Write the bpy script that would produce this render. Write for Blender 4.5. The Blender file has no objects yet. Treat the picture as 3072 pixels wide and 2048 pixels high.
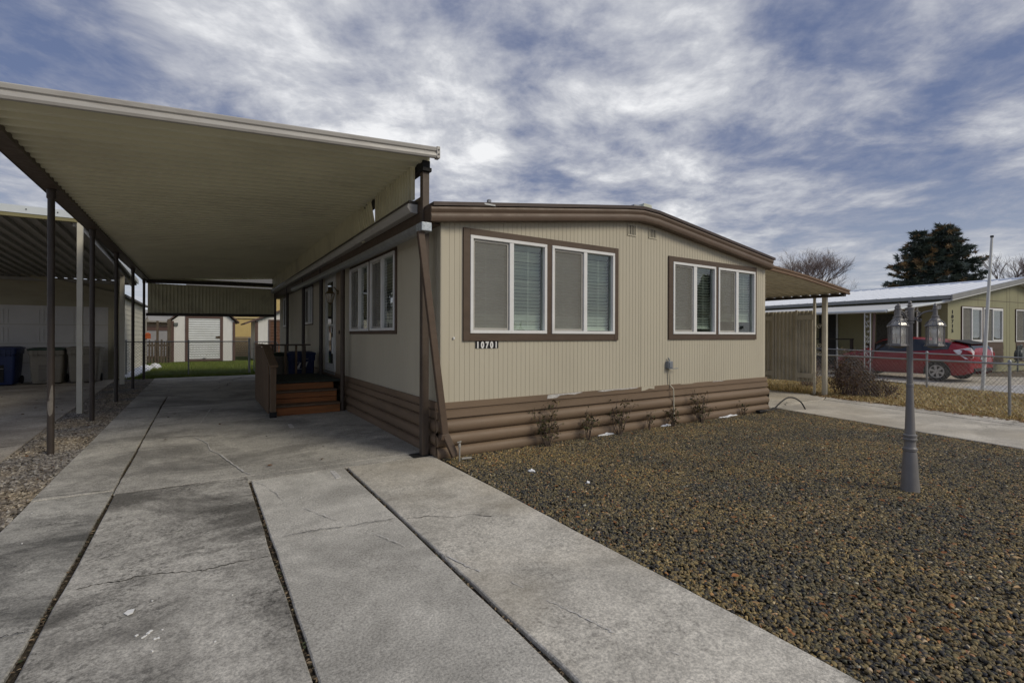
import bpy, bmesh, math, random
import numpy as np
from mathutils import Vector, Matrix
random.seed(7); rng = np.random.default_rng(11)
R = math.radians; PI = math.pi
S = bpy.context.scene; COL = S.collection

# ------------------------------------------------------------------ camera
cd = bpy.data.cameras.new('camera'); cam = bpy.data.objects.new('camera', cd); COL.objects.link(cam); S.camera = cam
cd.sensor_width = 36; cd.lens = 36*1441/3072; cd.shift_y = -0.006
cd.clip_start = .05; cd.clip_end = 3000
cam.matrix_world = Matrix.Translation((0, 0, 1.5)) @ Matrix.Rotation(R(-32.8), 4, 'Z') @ Matrix.Rotation(R(90), 4, 'X') @ Matrix.Rotation(R(.163), 4, 'Z')
S.render.resolution_x = 1024; S.render.resolution_y = 682
S.view_settings.view_transform = 'Standard'; S.view_settings.look = 'None'
S.view_settings.exposure = 0.03; S.view_settings.gamma = 1

# ------------------------------------------------------------------ node helper
class NT:
    def __init__(s, nt): s.nt = nt; nt.nodes.clear()
    def new(s, t, ins=None, **kw):
        n = s.nt.nodes.new(t)
        for k, v in kw.items(): setattr(n, k, v)
        for k, v in (ins or {}).items(): s.set(n, k, v)
        return n
    def set(s, n, k, v):
        sock = n.inputs[k]
        if isinstance(v, bpy.types.NodeSocket): s.nt.links.new(v, sock)
        else: sock.default_value = v
    def math(s, op, a, b=0., c=None, clamp=False):
        n = s.new('ShaderNodeMath', operation=op, use_clamp=clamp); s.set(n, 0, a); s.set(n, 1, b)
        if c is not None: s.set(n, 2, c)
        return n.outputs[0]
    def mix(s, f, a, b, mode='MIX'):
        n = s.new('ShaderNodeMix', data_type='RGBA', blend_type=mode); s.set(n, 0, f)
        s.set(n, 6, a if isinstance(a, bpy.types.NodeSocket) else (*a[:3], 1)); s.set(n, 7, b if isinstance(b, bpy.types.NodeSocket) else (*b[:3], 1))
        return n.outputs[2]
    def noise(s, vec, scale, detail=5, rough=.55, dist=0.):
        n = s.new('ShaderNodeTexNoise', {'Scale': scale, 'Detail': detail, 'Roughness': rough, 'Distortion': dist})
        if vec is not None: s.set(n, 'Vector', vec)
        return n.outputs['Fac']
    def rng(s, v, a, b, c=0., d=1., smooth=False):
        n = s.new('ShaderNodeMapRange', {'Value': v, 'From Min': a, 'From Max': b, 'To Min': c, 'To Max': d})
        if smooth: n.interpolation_type = 'SMOOTHSTEP'
        return n.outputs[0]
    def ramp(s, v, stops):
        n = s.new('ShaderNodeValToRGB'); s.set(n, 0, v); e = n.color_ramp.elements
        while len(e) < len(stops): e.new(.5)
        for i, (p, c) in enumerate(stops): e[i].position = p; e[i].color = (*c, 1)
        return n.outputs[0]
    def mapping(s, scale=(1, 1, 1), rot=(0, 0, 0), loc=(0, 0, 0), src='Object'):
        t = s.new('ShaderNodeTexCoord')
        m = s.new('ShaderNodeMapping', {'Vector': t.outputs[src], 'Scale': scale, 'Rotation': rot, 'Location': loc})
        return m.outputs[0]

# ------------------------------------------------------------------ world: broken overcast
W = bpy.data.worlds.new('World'); S.world = W; W.use_nodes = True
SUN_EL, SUN_AZ = R(36), R(150)          # azimuth clockwise from +Y
def build_world():
    n = NT(W.node_tree)
    sky = n.new('ShaderNodeTexSky', sky_type='NISHITA'); sky.sun_disc = False
    sky.sun_elevation = SUN_EL; sky.sun_rotation = SUN_AZ; sky.altitude = 800; sky.dust_density = 1.5
    b1 = n.new('ShaderNodeBackground', {'Color': sky.outputs[0], 'Strength': .10})
    tc = n.new('ShaderNodeTexCoord')
    sep = n.new('ShaderNodeSeparateXYZ', {0: tc.outputs['Generated']})
    z = n.math('MAXIMUM', sep.outputs[2], .0)
    den = n.math('ADD', z, .10)
    px = n.math('DIVIDE', sep.outputs[0], den); py = n.math('DIVIDE', sep.outputs[1], den)
    cb = n.new('ShaderNodeCombineXYZ', {0: px, 1: py})
    # clouds drawn out in bands
    m = n.new('ShaderNodeMapping', {'Vector': cb.outputs[0], 'Rotation': (0, 0, R(-58)), 'Scale': (.92, 1.0, 1), 'Location': (3.3, 1.4, 0)}).outputs[0]
    warp = n.new('ShaderNodeTexNoise', {'Vector': m, 'Scale': 1.1, 'Detail': 3})
    mw = n.new('ShaderNodeVectorMath', operation='MULTIPLY_ADD'); n.set(mw, 0, warp.outputs['Color']); n.set(mw, 1, (.38, .38, .38)); n.set(mw, 2, m)
    big = n.noise(mw.outputs[0], .8, 2, .5)
    mid = n.noise(mw.outputs[0], 2.6, 6, .58)
    fine = n.noise(mw.outputs[0], 10., 6, .66)
    v = n.math('MULTIPLY', big, .34)
    v = n.math('MULTIPLY_ADD', mid, .52, v)
    v = n.math('MULTIPLY_ADD', fine, .15, v)
    # brighter ahead of the camera where the cloud is thinnest
    az = R(30); el = R(22)
    gd = (math.sin(az)*math.cos(el), math.cos(az)*math.cos(el), math.sin(el))
    dt = n.new('ShaderNodeVectorMath', operation='DOT_PRODUCT'); n.set(dt, 0, tc.outputs['Generated']); n.set(dt, 1, gd)
    glow = n.rng(dt.outputs['Value'], .72, 1.0, -.25, 1, True)
    v = n.math('MULTIPLY_ADD', glow, .075, v)
    col = n.ramp(v, [(.40, (.135, .17, .30)), (.46, (.225, .255, .365)), (.52, (.37, .392, .47)), (.585, (.57, .585, .63)), (.66, (.90, .905, .92))])
    hz = n.rng(sep.outputs[2], .0, .32, 1, 0, True)
    col = n.mix(n.math('MULTIPLY', hz, .6), col, (.60, .62, .65))
    b2 = n.new('ShaderNodeBackground', {'Color': col, 'Strength': 1.0})
    cov = n.rng(v, .40, .52, .80, .97)
    mx = n.new('ShaderNodeMixShader', {0: cov, 1: b1.outputs[0], 2: b2.outputs[0]})
    o = n.new('ShaderNodeOutputWorld', {0: mx.outputs[0]})
build_world()
sd = bpy.data.lights.new('sun', 'SUN'); sun = bpy.data.objects.new('sun', sd); COL.objects.link(sun)
sd.energy = 1.9; sd.angle = R(24); sd.color = (1, .90, .72)
sdir = Vector((math.sin(SUN_AZ)*math.cos(SUN_EL), math.cos(SUN_AZ)*math.cos(SUN_EL), math.sin(SUN_EL)))
sun.rotation_euler = sdir.to_track_quat('Z', 'Y').to_euler()

# ------------------------------------------------------------------ materials
def mat(name, base, rough=.6, var=.12, scale=3., bump=.05, bscale=90., metallic=0., spec=.35, stretch=(1, 1, 1), dirt=None, dirt_amt=.5, dirt_scale=1.2, coat=0., island=0.):
    m = bpy.data.materials.new(name); m.use_nodes = True; n = NT(m.node_tree)
    v = n.mapping(stretch)
    f = n.noise(v, scale, 6, .6)
    lo = [c*(1-var) for c in base]; hi = [min(1, c*(1+var)) for c in base]
    c = n.mix(n.rng(f, .3, .7), lo, hi)
    if dirt:
        d = n.noise(v, dirt_scale, 8, .68, .4)
        c = n.mix(n.math('MULTIPLY', n.rng(d, .5, .72), dirt_amt), c, dirt)
    if island:
        g = n.new('ShaderNodeNewGeometry')
        r = n.rng(g.outputs['Random Per Island'], 0, 1, 1-island, 1+island)
        cc = n.new('ShaderNodeCombineColor', {0: r, 1: r, 2: r})
        c = n.mix(1., c, cc.outputs[0], 'MULTIPLY')
    p = n.new('ShaderNodeBsdfPrincipled', {'Base Color': c, 'Metallic': metallic, 'Specular IOR Level': spec, 'Coat Weight': coat})
    fr = n.noise(v, scale*3, 4)
    n.set(p, 'Roughness', n.rng(fr, .3, .7, max(.03, rough-.08), min(1, rough+.08)))
    if bump:
        fb = n.noise(v, bscale, 4, .6)
        b = n.new('ShaderNodeBump', {'Height': fb, 'Strength': bump, 'Distance': .01}); n.set(p, 'Normal', b.outputs[0])
    n.new('ShaderNodeOutputMaterial', {0: p.outputs[0]})
    return m

def glass_mat(name, tint=(.9, .95, .93), refl=1.0, body=.0, body_col=(.02, .03, .03)):
    m = bpy.data.materials.new(name); m.use_nodes = True; n = NT(m.node_tree)
    lw = n.new('ShaderNodeLayerWeight', {'Blend': .5})
    fr = n.math('MULTIPLY_ADD', n.math('POWER', lw.outputs['Facing'], 5.), .95, .045)
    wob = n.noise(n.mapping(), 1.7, 2)
    b = n.new('ShaderNodeBump', {'Height': wob, 'Strength': .03, 'Distance': .1})
    gl = n.new('ShaderNodeBsdfGlossy', {'Roughness': .015, 'Normal': b.outputs[0]})
    tr = n.new('ShaderNodeBsdfTransparent', {'Color': (*tint, 1)})
    d = n.new('ShaderNodeBsdfDiffuse', {'Color': (*body_col, 1)})
    m1 = n.new('ShaderNodeMixShader', {0: body, 1: tr.outputs[0], 2: d.outputs[0]})
    k = n.math('MULTIPLY', fr, 1.9*refl, clamp=True)
    m2 = n.new('ShaderNodeMixShader', {0: k, 1: m1.outputs[0], 2: gl.outputs[0]})
    n.new('ShaderNodeOutputMaterial', {0: m2.outputs[0]})
    return m

def screen_mat(name, col, alpha):
    m = bpy.data.materials.new(name); m.use_nodes = True; n = NT(m.node_tree)
    v = n.mapping()
    f = n.noise(v, 2.5, 3)
    d = n.new('ShaderNodeBsdfDiffuse', {'Color': n.mix(n.rng(f, .3, .7), [c*.93 for c in col], [c*1.07 for c in col])})
    t = n.new('ShaderNodeBsdfTransparent')
    mx = n.new('ShaderNodeMixShader', {0: alpha, 1: t.outputs[0], 2: d.outputs[0]})
    n.new('ShaderNodeOutputMaterial', {0: mx.outputs[0]})
    return m

def concrete_mat(name, base, stain=(.10, .098, .092), amt=.75, seed=0., island=.08, warm=None):
    m = bpy.data.materials.new(name); m.use_nodes = True; n = NT(m.node_tree)
    v = n.mapping(loc=(seed, seed*.7, 0))
    vs = n.mapping(scale=(.75, 1.0, 1), loc=(seed+4, 2, 0))
    c = n.mix(n.rng(n.noise(v, 1.3, 8, .66), .36, .64), [k*.76 for k in base], [k*1.16 for k in base])
    big = n.noise(vs, .85, 9, .70, .6)
    c = n.mix(n.math('MULTIPLY', n.rng(big, .46, .60), amt), c, stain)
    c = n.mix(n.math('MULTIPLY', n.rng(n.noise(v, 11, 7, .75), .47, .62), .45*amt), c, stain)
    sp = n.noise(v, 34, 5, .75)
    c = n.mix(n.math('MULTIPLY', n.rng(sp, .50, .60), n.math('MULTIPLY', n.rng(n.noise(v, 2.1, 5, .6), .42, .6), .75*amt)), c, [k*.5 for k in stain])
    spk = n.noise(v, 75, 3, .8)
    c = n.mix(n.rng(spk, .38, .62), n.mix(1., c, (.70, .70, .70), 'MULTIPLY'), n.mix(1., c, (1.30, 1.29, 1.27), 'MULTIPLY'))
    if warm:
        c = n.mix(n.math('MULTIPLY', n.rng(n.noise(v, .5, 4), .45, .7), .6), c, warm)
    g = n.new('ShaderNodeNewGeometry')
    r = n.rng(g.outputs['Random Per Island'], 0, 1, 1-island, 1+island)
    cc = n.new('ShaderNodeCombineColor', {0: r, 1: r, 2: r}); c = n.mix(1., c, cc.outputs[0], 'MULTIPLY')
    p = n.new('ShaderNodeBsdfPrincipled', {'Base Color': c, 'Roughness': .85, 'Specular IOR Level': .25})
    h = n.math('MULTIPLY_ADD', n.noise(v, 160, 4, .7), .5, n.math('MULTIPLY', n.noise(v, 6, 5), .8))
    b = n.new('ShaderNodeBump', {'Height': h, 'Strength': .35, 'Distance': .012}); n.set(p, 'Normal', b.outputs[0])
    n.new('ShaderNodeOutputMaterial', {0: p.outputs[0]})
    return m

def vcol_mat(name, rough=.8, spec=.2, trans=0., bump=0.):
    m = bpy.data.materials.new(name); m.use_nodes = True; n = NT(m.node_tree)
    a = n.new('ShaderNodeAttribute', attribute_name='tint')
    f = n.noise(n.mapping(), 9, 3)
    c = n.mix(n.rng(f, .3, .7), n.mix(1., a.outputs[0], (.8, .8, .8), 'MULTIPLY'), n.mix(1., a.outputs[0], (1.2, 1.2, 1.2), 'MULTIPLY'))
    p = n.new('ShaderNodeBsdfPrincipled', {'Base Color': c, 'Roughness': rough, 'Specular IOR Level': spec})
    n.new('ShaderNodeOutputMaterial', {0: p.outputs[0]})
    return m

def inst_mat(name, stops, rough=.55, spec=.35):
    m = bpy.data.materials.new(name); m.use_nodes = True; n = NT(m.node_tree)
    oi = n.new('ShaderNodeObjectInfo')
    c = n.ramp(oi.outputs['Random'], stops)
    gp = n.new('ShaderNodeNewGeometry')
    pn = n.noise(gp.outputs['Position'], .9, 5, .6)
    c = n.mix(n.rng(pn, .42, .6), n.mix(1., c, (.82, .86, .92), 'MULTIPLY'), n.mix(1., c, (1.22, 1.16, 1.0), 'MULTIPLY'))
    c = n.mix(n.rng(n.noise(n.mapping(scale=(2, 2, 2)), 2, 4), .3, .7), n.mix(1., c, (.7, .7, .7), 'MULTIPLY'), n.mix(1., c, (1.3, 1.3, 1.3), 'MULTIPLY'))
    p = n.new('ShaderNodeBsdfPrincipled', {'Base Color': c, 'Roughness': rough, 'Specular IOR Level': spec})
    n.new('ShaderNodeOutputMaterial', {0: p.outputs[0]})
    return m

def mottled(name, stops, scale=20, rough=.95, bump=.6, bscale=40, cell=False):
    m = bpy.data.materials.new(name); m.use_nodes = True; n = NT(m.node_tree)
    v = n.mapping()
    if cell:
        vo = n.new('ShaderNodeTexVoronoi', {'Vector': v, 'Scale': scale})
        cs = n.new('ShaderNodeSeparateColor', {0: vo.outputs['Color']})
        f = cs.outputs[0]; h = n.math('SUBTRACT', 1., vo.outputs['Distance'])
    else:
        f = n.math('MULTIPLY_ADD', n.noise(v, scale, 6, .7), .7, n.math('MULTIPLY', n.noise(v, scale*.07, 4), .3)); h = n.noise(v, bscale, 5, .7)
    c = n.ramp(f, stops)
    p = n.new('ShaderNodeBsdfPrincipled', {'Base Color': c, 'Roughness': rough, 'Specular IOR Level': .15})
    b = n.new('ShaderNodeBump', {'Height': h, 'Strength': bump, 'Distance': .02}); n.set(p, 'Normal', b.outputs[0])
    n.new('ShaderNodeOutputMaterial', {0: p.outputs[0]})
    return m

K = {}
K['siding'] = mat('tan_siding_paint', (.49, .455, .36), .62, .05, .8, .04, 140, dirt=(.38, .34, .265), dirt_amt=.3, dirt_scale=.7, stretch=(1, 1, .35))
K['trim'] = mat('brown_trim_paint', (.088, .060, .041), .55, .12, 4, .12, 60, dirt=(.12, .095, .075), dirt_amt=.3, stretch=(1, 1, 3))
K['fascia'] = mat('brown_fascia_paint', (.125, .088, .064), .5, .10, 3, .06, 50, dirt=(.17, .14, .11), dirt_amt=.35, dirt_scale=2)
K['roofmetal'] = mat('dark_brown_roof_edge', (.06, .042, .036), .45, .15, 3, .04, 50, dirt=(.11, .085, .075), dirt_amt=.4)
K['skirt'] = mat('brown_log_skirting', (.18, .128, .086), .58, .16, 2.2, .16, 45, dirt=(.23, .165, .105), dirt_amt=.45, dirt_scale=3, stretch=(.35, .35, 1.5))
K['white'] = mat('white_vinyl', (.74, .75, .75), .35, .04, 5, .01, 60, dirt=(.5, .49, .45), dirt_amt=.25, dirt_scale=3)
K['cream'] = mat('cream_carport_metal', (.66, .635, .46), .5, .07, 2, .03, 60, dirt=(.27, .24, .17), dirt_amt=.45, dirt_scale=1.3)
K['pan'] = mat('carport_pan_metal', (.68, .66, .50), .42, .06, 1.2, .02, 60, dirt=(.33, .30, .23), dirt_amt=.35, dirt_scale=.8)
K['gutterw'] = mat('weathered_white_gutter', (.42, .41, .39), .4, .08, 2, .02, 50, dirt=(.22, .20, .18), dirt_amt=.5, dirt_scale=2, stretch=(1, 1, 3))
K['galv'] = mat('galvanised_metal', (.33, .34, .35), .42, .15, 8, .03, 60, metallic=.55)
K['post'] = mat('brown_post_paint', (.075, .056, .042), .5, .15, 5, .06, 60, dirt=(.12, .10, .085), dirt_amt=.3, dirt_scale=6)
K['darkpost'] = mat('dark_brown_post_paint', (.045, .036, .031), .45, .15, 5, .06, 60, dirt=(.09, .08, .07), dirt_amt=.25, dirt_scale=6)
K['wear'] = mat('worn_grey_primer', (.17, .155, .14), .7, .2, 18, .05)
K['blind'] = mat('white_blind_slat', (.74, .76, .72), .5, .05, 5, .0)
K['dark'] = mat('dark_interior', (.10, .10, .095), .9, .2, 2, 0)
K['glass'] = glass_mat('window_glass', (.88, .925, .90))
K['screen'] = screen_mat('insect_screen', (.31, .305, .28), .36)
K['black'] = mat('black_plate', (.012, .012, .014), .4, .2, 9, .02)
K['numeral'] = mat('white_numeral', (.75, .75, .73), .4, .04, 9, 0)
K['patio'] = mat('tan_patio_cover', (.62, .58, .46), .5, .07, 2, .02, 60, dirt=(.28, .25, .18), dirt_amt=.4)
K['patiofascia'] = mat('ochre_brown_fascia', (.17, .105, .06), .5, .15, 3, .04, 60, dirt=(.09, .055, .035), dirt_amt=.5, dirt_scale=3, stretch=(.4, 1, 3))
K['screenmetal'] = mat('grey_tan_corrugated', (.56, .52, .42), .5, .08, 1.5, .03, 60, dirt=(.20, .185, .14), dirt_amt=.4)
K['lamp'] = mat('grey_lamp_paint', (.19, .185, .185), .42, .09, 6, .05, 70, dirt=(.21, .185, .165), dirt_amt=.4, dirt_scale=5)
K['lampglass'] = glass_mat('lamp_glass', (.97, .97, .97), .9, .20, (.88, .88, .84))
K['bulb'] = mat('frosted_bulb', (.8, .8, .77), .3, .03, 5, 0)
K['concrete'] = concrete_mat('driveway_concrete', (.46, .445, .405), amt=.55, seed=0)
K['lane_narrow'] = concrete_mat('narrow_lane_concrete', (.43, .42, .385), stain=(.085, .084, .078), amt=.9, seed=31)
K['lane_left'] = concrete_mat('left_lane_concrete', (.46, .445, .405), stain=(.125, .12, .108), amt=.95, seed=5, island=.02)
K['lane_mid'] = concrete_mat('middle_lane_concrete', (.55, .535, .49), stain=(.24, .232, .21), amt=.5, seed=14)
K['lane_right'] = concrete_mat('right_lane_concrete', (.60, .575, .515), stain=(.23, .22, .195), amt=.6, seed=23, warm=(.40, .345, .25))
K['concrete2'] = concrete_mat('side_drive_concrete', (.58, .545, .475), stain=(.27, .25, .215), amt=.5, seed=9, warm=(.50, .44, .34))
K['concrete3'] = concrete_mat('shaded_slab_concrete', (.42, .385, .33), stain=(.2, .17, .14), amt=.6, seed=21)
K['crack'] = mat('crack_dirt', (.035, .032, .027), .95, .4, 30, .3)
K['wire'] = mat('dull_galvanised_wire', (.20, .20, .20), .5, .1, 8, .02, metallic=.3)
K['chalk'] = mat('chalky_white_mark', (.52, .51, .49), .9, .3, 40, 0)
K['joint'] = mottled('joint_debris', [(.3, (.02, .017, .014)), (.47, (.05, .042, .032)), (.58, (.11, .09, .062)), (.7, (.19, .155, .11))], 60, bump=1)
K['earth'] = mottled('bare_earth', [(.3, (.085, .07, .052)), (.5, (.15, .125, .095)), (.7, (.22, .19, .145))], 3)
K['gravelbed'] = mottled('gravel_bed', [(.0, (.03, .028, .025)), (.4, (.06, .053, .042)), (.7, (.10, .082, .055)), (1, (.16, .13, .08))], 45, cell=True, bump=1)
K['tanbed'] = mottled('tan_gravel_bed', [(.0, (.05, .043, .034)), (.5, (.12, .105, .085)), (1, (.24, .215, .18))], 40, cell=True, bump=1)
K['stone'] = inst_mat('river_stone_dark', [(.0, (0.033, 0.033, 0.035)), (.18, (0.059, 0.059, 0.063)), (.34, (0.112, 0.094, 0.061)), (.50, (0.206, 0.153, 0.073)), (.62, (0.094, 0.097, 0.071)), (.76, (0.283, 0.218, 0.100)), (.88, (0.165, 0.136, 0.094)), (.95, (0.389, 0.307, 0.153)), (.98, (0.354, 0.142, 0.053)), (1, (0.590, 0.543, 0.401))], .6, .28)
K['tanstone'] = inst_mat('river_stone_tan', [(.0, (.07, .062, .054)), (.3, (.15, .13, .11)), (.6, (.23, .20, .17)), (.85, (.30, .27, .235)), (1, (.42, .39, .35))], .6, .3)
K['lawnbed'] = mottled('lawn_soil', [(.3, (.035, .05, .012)), (.55, (.06, .09, .018)), (.75, (.09, .12, .03))], 9)
K['drybed'] = mottled('dry_lawn_soil', [(.3, (.14, .10, .048)), (.5, (.25, .185, .09)), (.65, (.34, .265, .14)), (.8, (.42, .34, .19))], 12)
K['blade'] = vcol_mat('grass_blade', .7)
K['leaf'] = vcol_mat('dead_leaf', .65)
K['needle'] = vcol_mat('conifer_needles', .75)
K['bark'] = mat('grey_brown_bark', (.11, .085, .07), .9, .3, 6, .4, 30)
K['twig'] = mat('bare_twig', (.19, .145, .13), .9, .3, 6, .1, 30)
K['redwood'] = mat('red_orange_board', (.31, .115, .036), .6, .35, 3, .15, 40, stretch=(.5, .5, 5), dirt=(.16, .10, .04), dirt_amt=.7, dirt_scale=2)
K['deckwood'] = mat('brown_stained_wood', (.155, .105, .065), .65, .2, 4, .2, 50, stretch=(4, 4, .6), dirt=(.09, .06, .04), dirt_amt=.4)
K['carpet'] = mat('dark_green_deck_carpet', (.045, .055, .045), .95, .25, 20, .3, 200)
K['binblue'] = mat('navy_bin_plastic', (.016, .03, .10), .45, .12, 4, .05, 120)
K['binbeige'] = mat('beige_bin_plastic', (.20, .185, .155), .5, .1, 4, .06, 120, dirt=(.13, .12, .10), dirt_amt=.4)
K['binlidgreen'] = mat('dark_green_lid', (.012, .035, .02), .45, .1, 4, .04)
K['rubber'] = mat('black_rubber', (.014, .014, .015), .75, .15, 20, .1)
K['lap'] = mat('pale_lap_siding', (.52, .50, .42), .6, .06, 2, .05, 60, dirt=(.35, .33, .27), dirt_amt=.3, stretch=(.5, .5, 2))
K['lapshade'] = mat('shaded_lap_siding', (.36, .33, .235), .65, .08, 2, .05, 60, dirt=(.22, .2, .14), dirt_amt=.4, stretch=(.5, .5, 2))  # darker copy of the lap siding, with the roof's shade in its colour
K['garagedoor'] = mat('white_garage_door', (.58, .57, .55), .5, .05, 2, .03, 70)
K['nbmetal'] = mat('grey_ribbed_roofing', (.30, .29, .265), .45, .1, 1.6, .03, 60, dirt=(.16, .14, .11), dirt_amt=.5, dirt_scale=.8)
K['trimblue'] = mat('pale_blue_white_trim', (.60, .65, .68), .4, .06, 3, .02, 60, dirt=(.4, .4, .38), dirt_amt=.3)
K['shingle'] = mat('grey_shingle', (.13, .125, .12), .9, .25, 8, .3, 30, stretch=(1, 4, 1))
K['shedwhite'] = mat('white_shed_board', (.68, .68, .67), .6, .04, 3, .05, 60, dirt=(.5, .5, .46), dirt_amt=.3, stretch=(3, 3, .5))
K['shedtrim'] = mat('plum_brown_trim', (.105, .065, .055), .6, .12, 4, .08)
K['louver'] = mat('rust_brown_louvre', (.125, .06, .035), .6, .15, 4, .08)
K['rolldoor'] = mat('pale_roll_door', (.60, .63, .64), .4, .05, 3, .02, 50, dirt=(.4, .4, .37), dirt_amt=.35)
K['picket'] = mat('weathered_picket', (.105, .082, .06), .9, .3, 5, .3, 40, stretch=(3, 3, .5), dirt=(.05, .04, .03), dirt_amt=.5)
K['yellow'] = mat('yellow_siding', (.50, .38, .16), .7, .06, 3, .05)
K['brownside'] = mat('brown_horizontal_siding', (.20, .155, .09), .7, .12, 3, .08, stretch=(.5, .5, 3))
K['tanhouse'] = mat('tan_house_siding', (.46, .37, .26), .7, .06, 3, .05)
K['green'] = mat('olive_green_siding', (.29, .285, .175), .62, .06, 2, .05, 80, dirt=(.19, .195, .10), dirt_amt=.3, stretch=(1, 1, .4))
K['nbbrown'] = mat('neighbour_brown_panel', (.095, .064, .047), .6, .12, 3, .08)
K['snowroof'] = mat('frosted_white_metal_roof', (.80, .84, .90), .55, .04, 1.5, .03, 40)
K['greyfascia'] = mat('grey_metal_fascia', (.24, .245, .24), .45, .08, 3, .02, 60)
K['awning'] = mat('white_awning_metal', (.62, .62, .60), .45, .06, 2, .02, 60, dirt=(.45, .42, .36), dirt_amt=.3)
K['iron'] = mat('white_scroll_iron', (.62, .64, .63), .45, .06, 6, .03)
K['paint'] = mat('red_car_paint', (.26, .006, .014), .25, .06, 3, 0, spec=.4, coat=.35)
K['carglass'] = glass_mat('car_glass', (.12, .14, .14), 1.0, .6, (.02, .024, .024))
K['carblack'] = mat('black_plastic', (.012, .012, .013), .5, .1, 9, .02)
K['tail'] = mat('clear_tail_lamp', (.75, .72, .74), .15, .05, 8, 0, spec=.6, coat=.5)
K['tailred'] = mat('red_lamp_lens', (.38, .01, .02), .15, .05, 8, 0, coat=.6)
K['rim'] = mat('silver_alloy', (.55, .55, .56), .35, .05, 8, 0, metallic=.6)
K['snow'] = mat('old_snow', (.80, .82, .86), .8, .06, 8, .3, 20)
K['meter'] = mat('grey_meter_metal', (.12, .135, .13), .5, .15, 8, .03)
K['pvc'] = mat('grey_white_pvc', (.30, .29, .265), .5, .1, 9, .02)
K['hose'] = mat('black_cable', (.012, .012, .013), .5, .1, 9, .02)
K['orange'] = mat('red_orange_plastic', (.36, .085, .025), .5, .1, 9, .02)
K['elec'] = mat('blue_grey_box', (.20, .22, .25), .45, .1, 9, .02)
K['door'] = mat('white_storm_door', (.62, .63, .61), .4, .05, 4, .02)
K['paper'] = mat('white_scrap', (.80, .80, .78), .7, .04, 9, .05)
K['brass'] = mat('aged_brass', (.16, .12, .06), .4, .15, 9, .03, metallic=.6)

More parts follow.
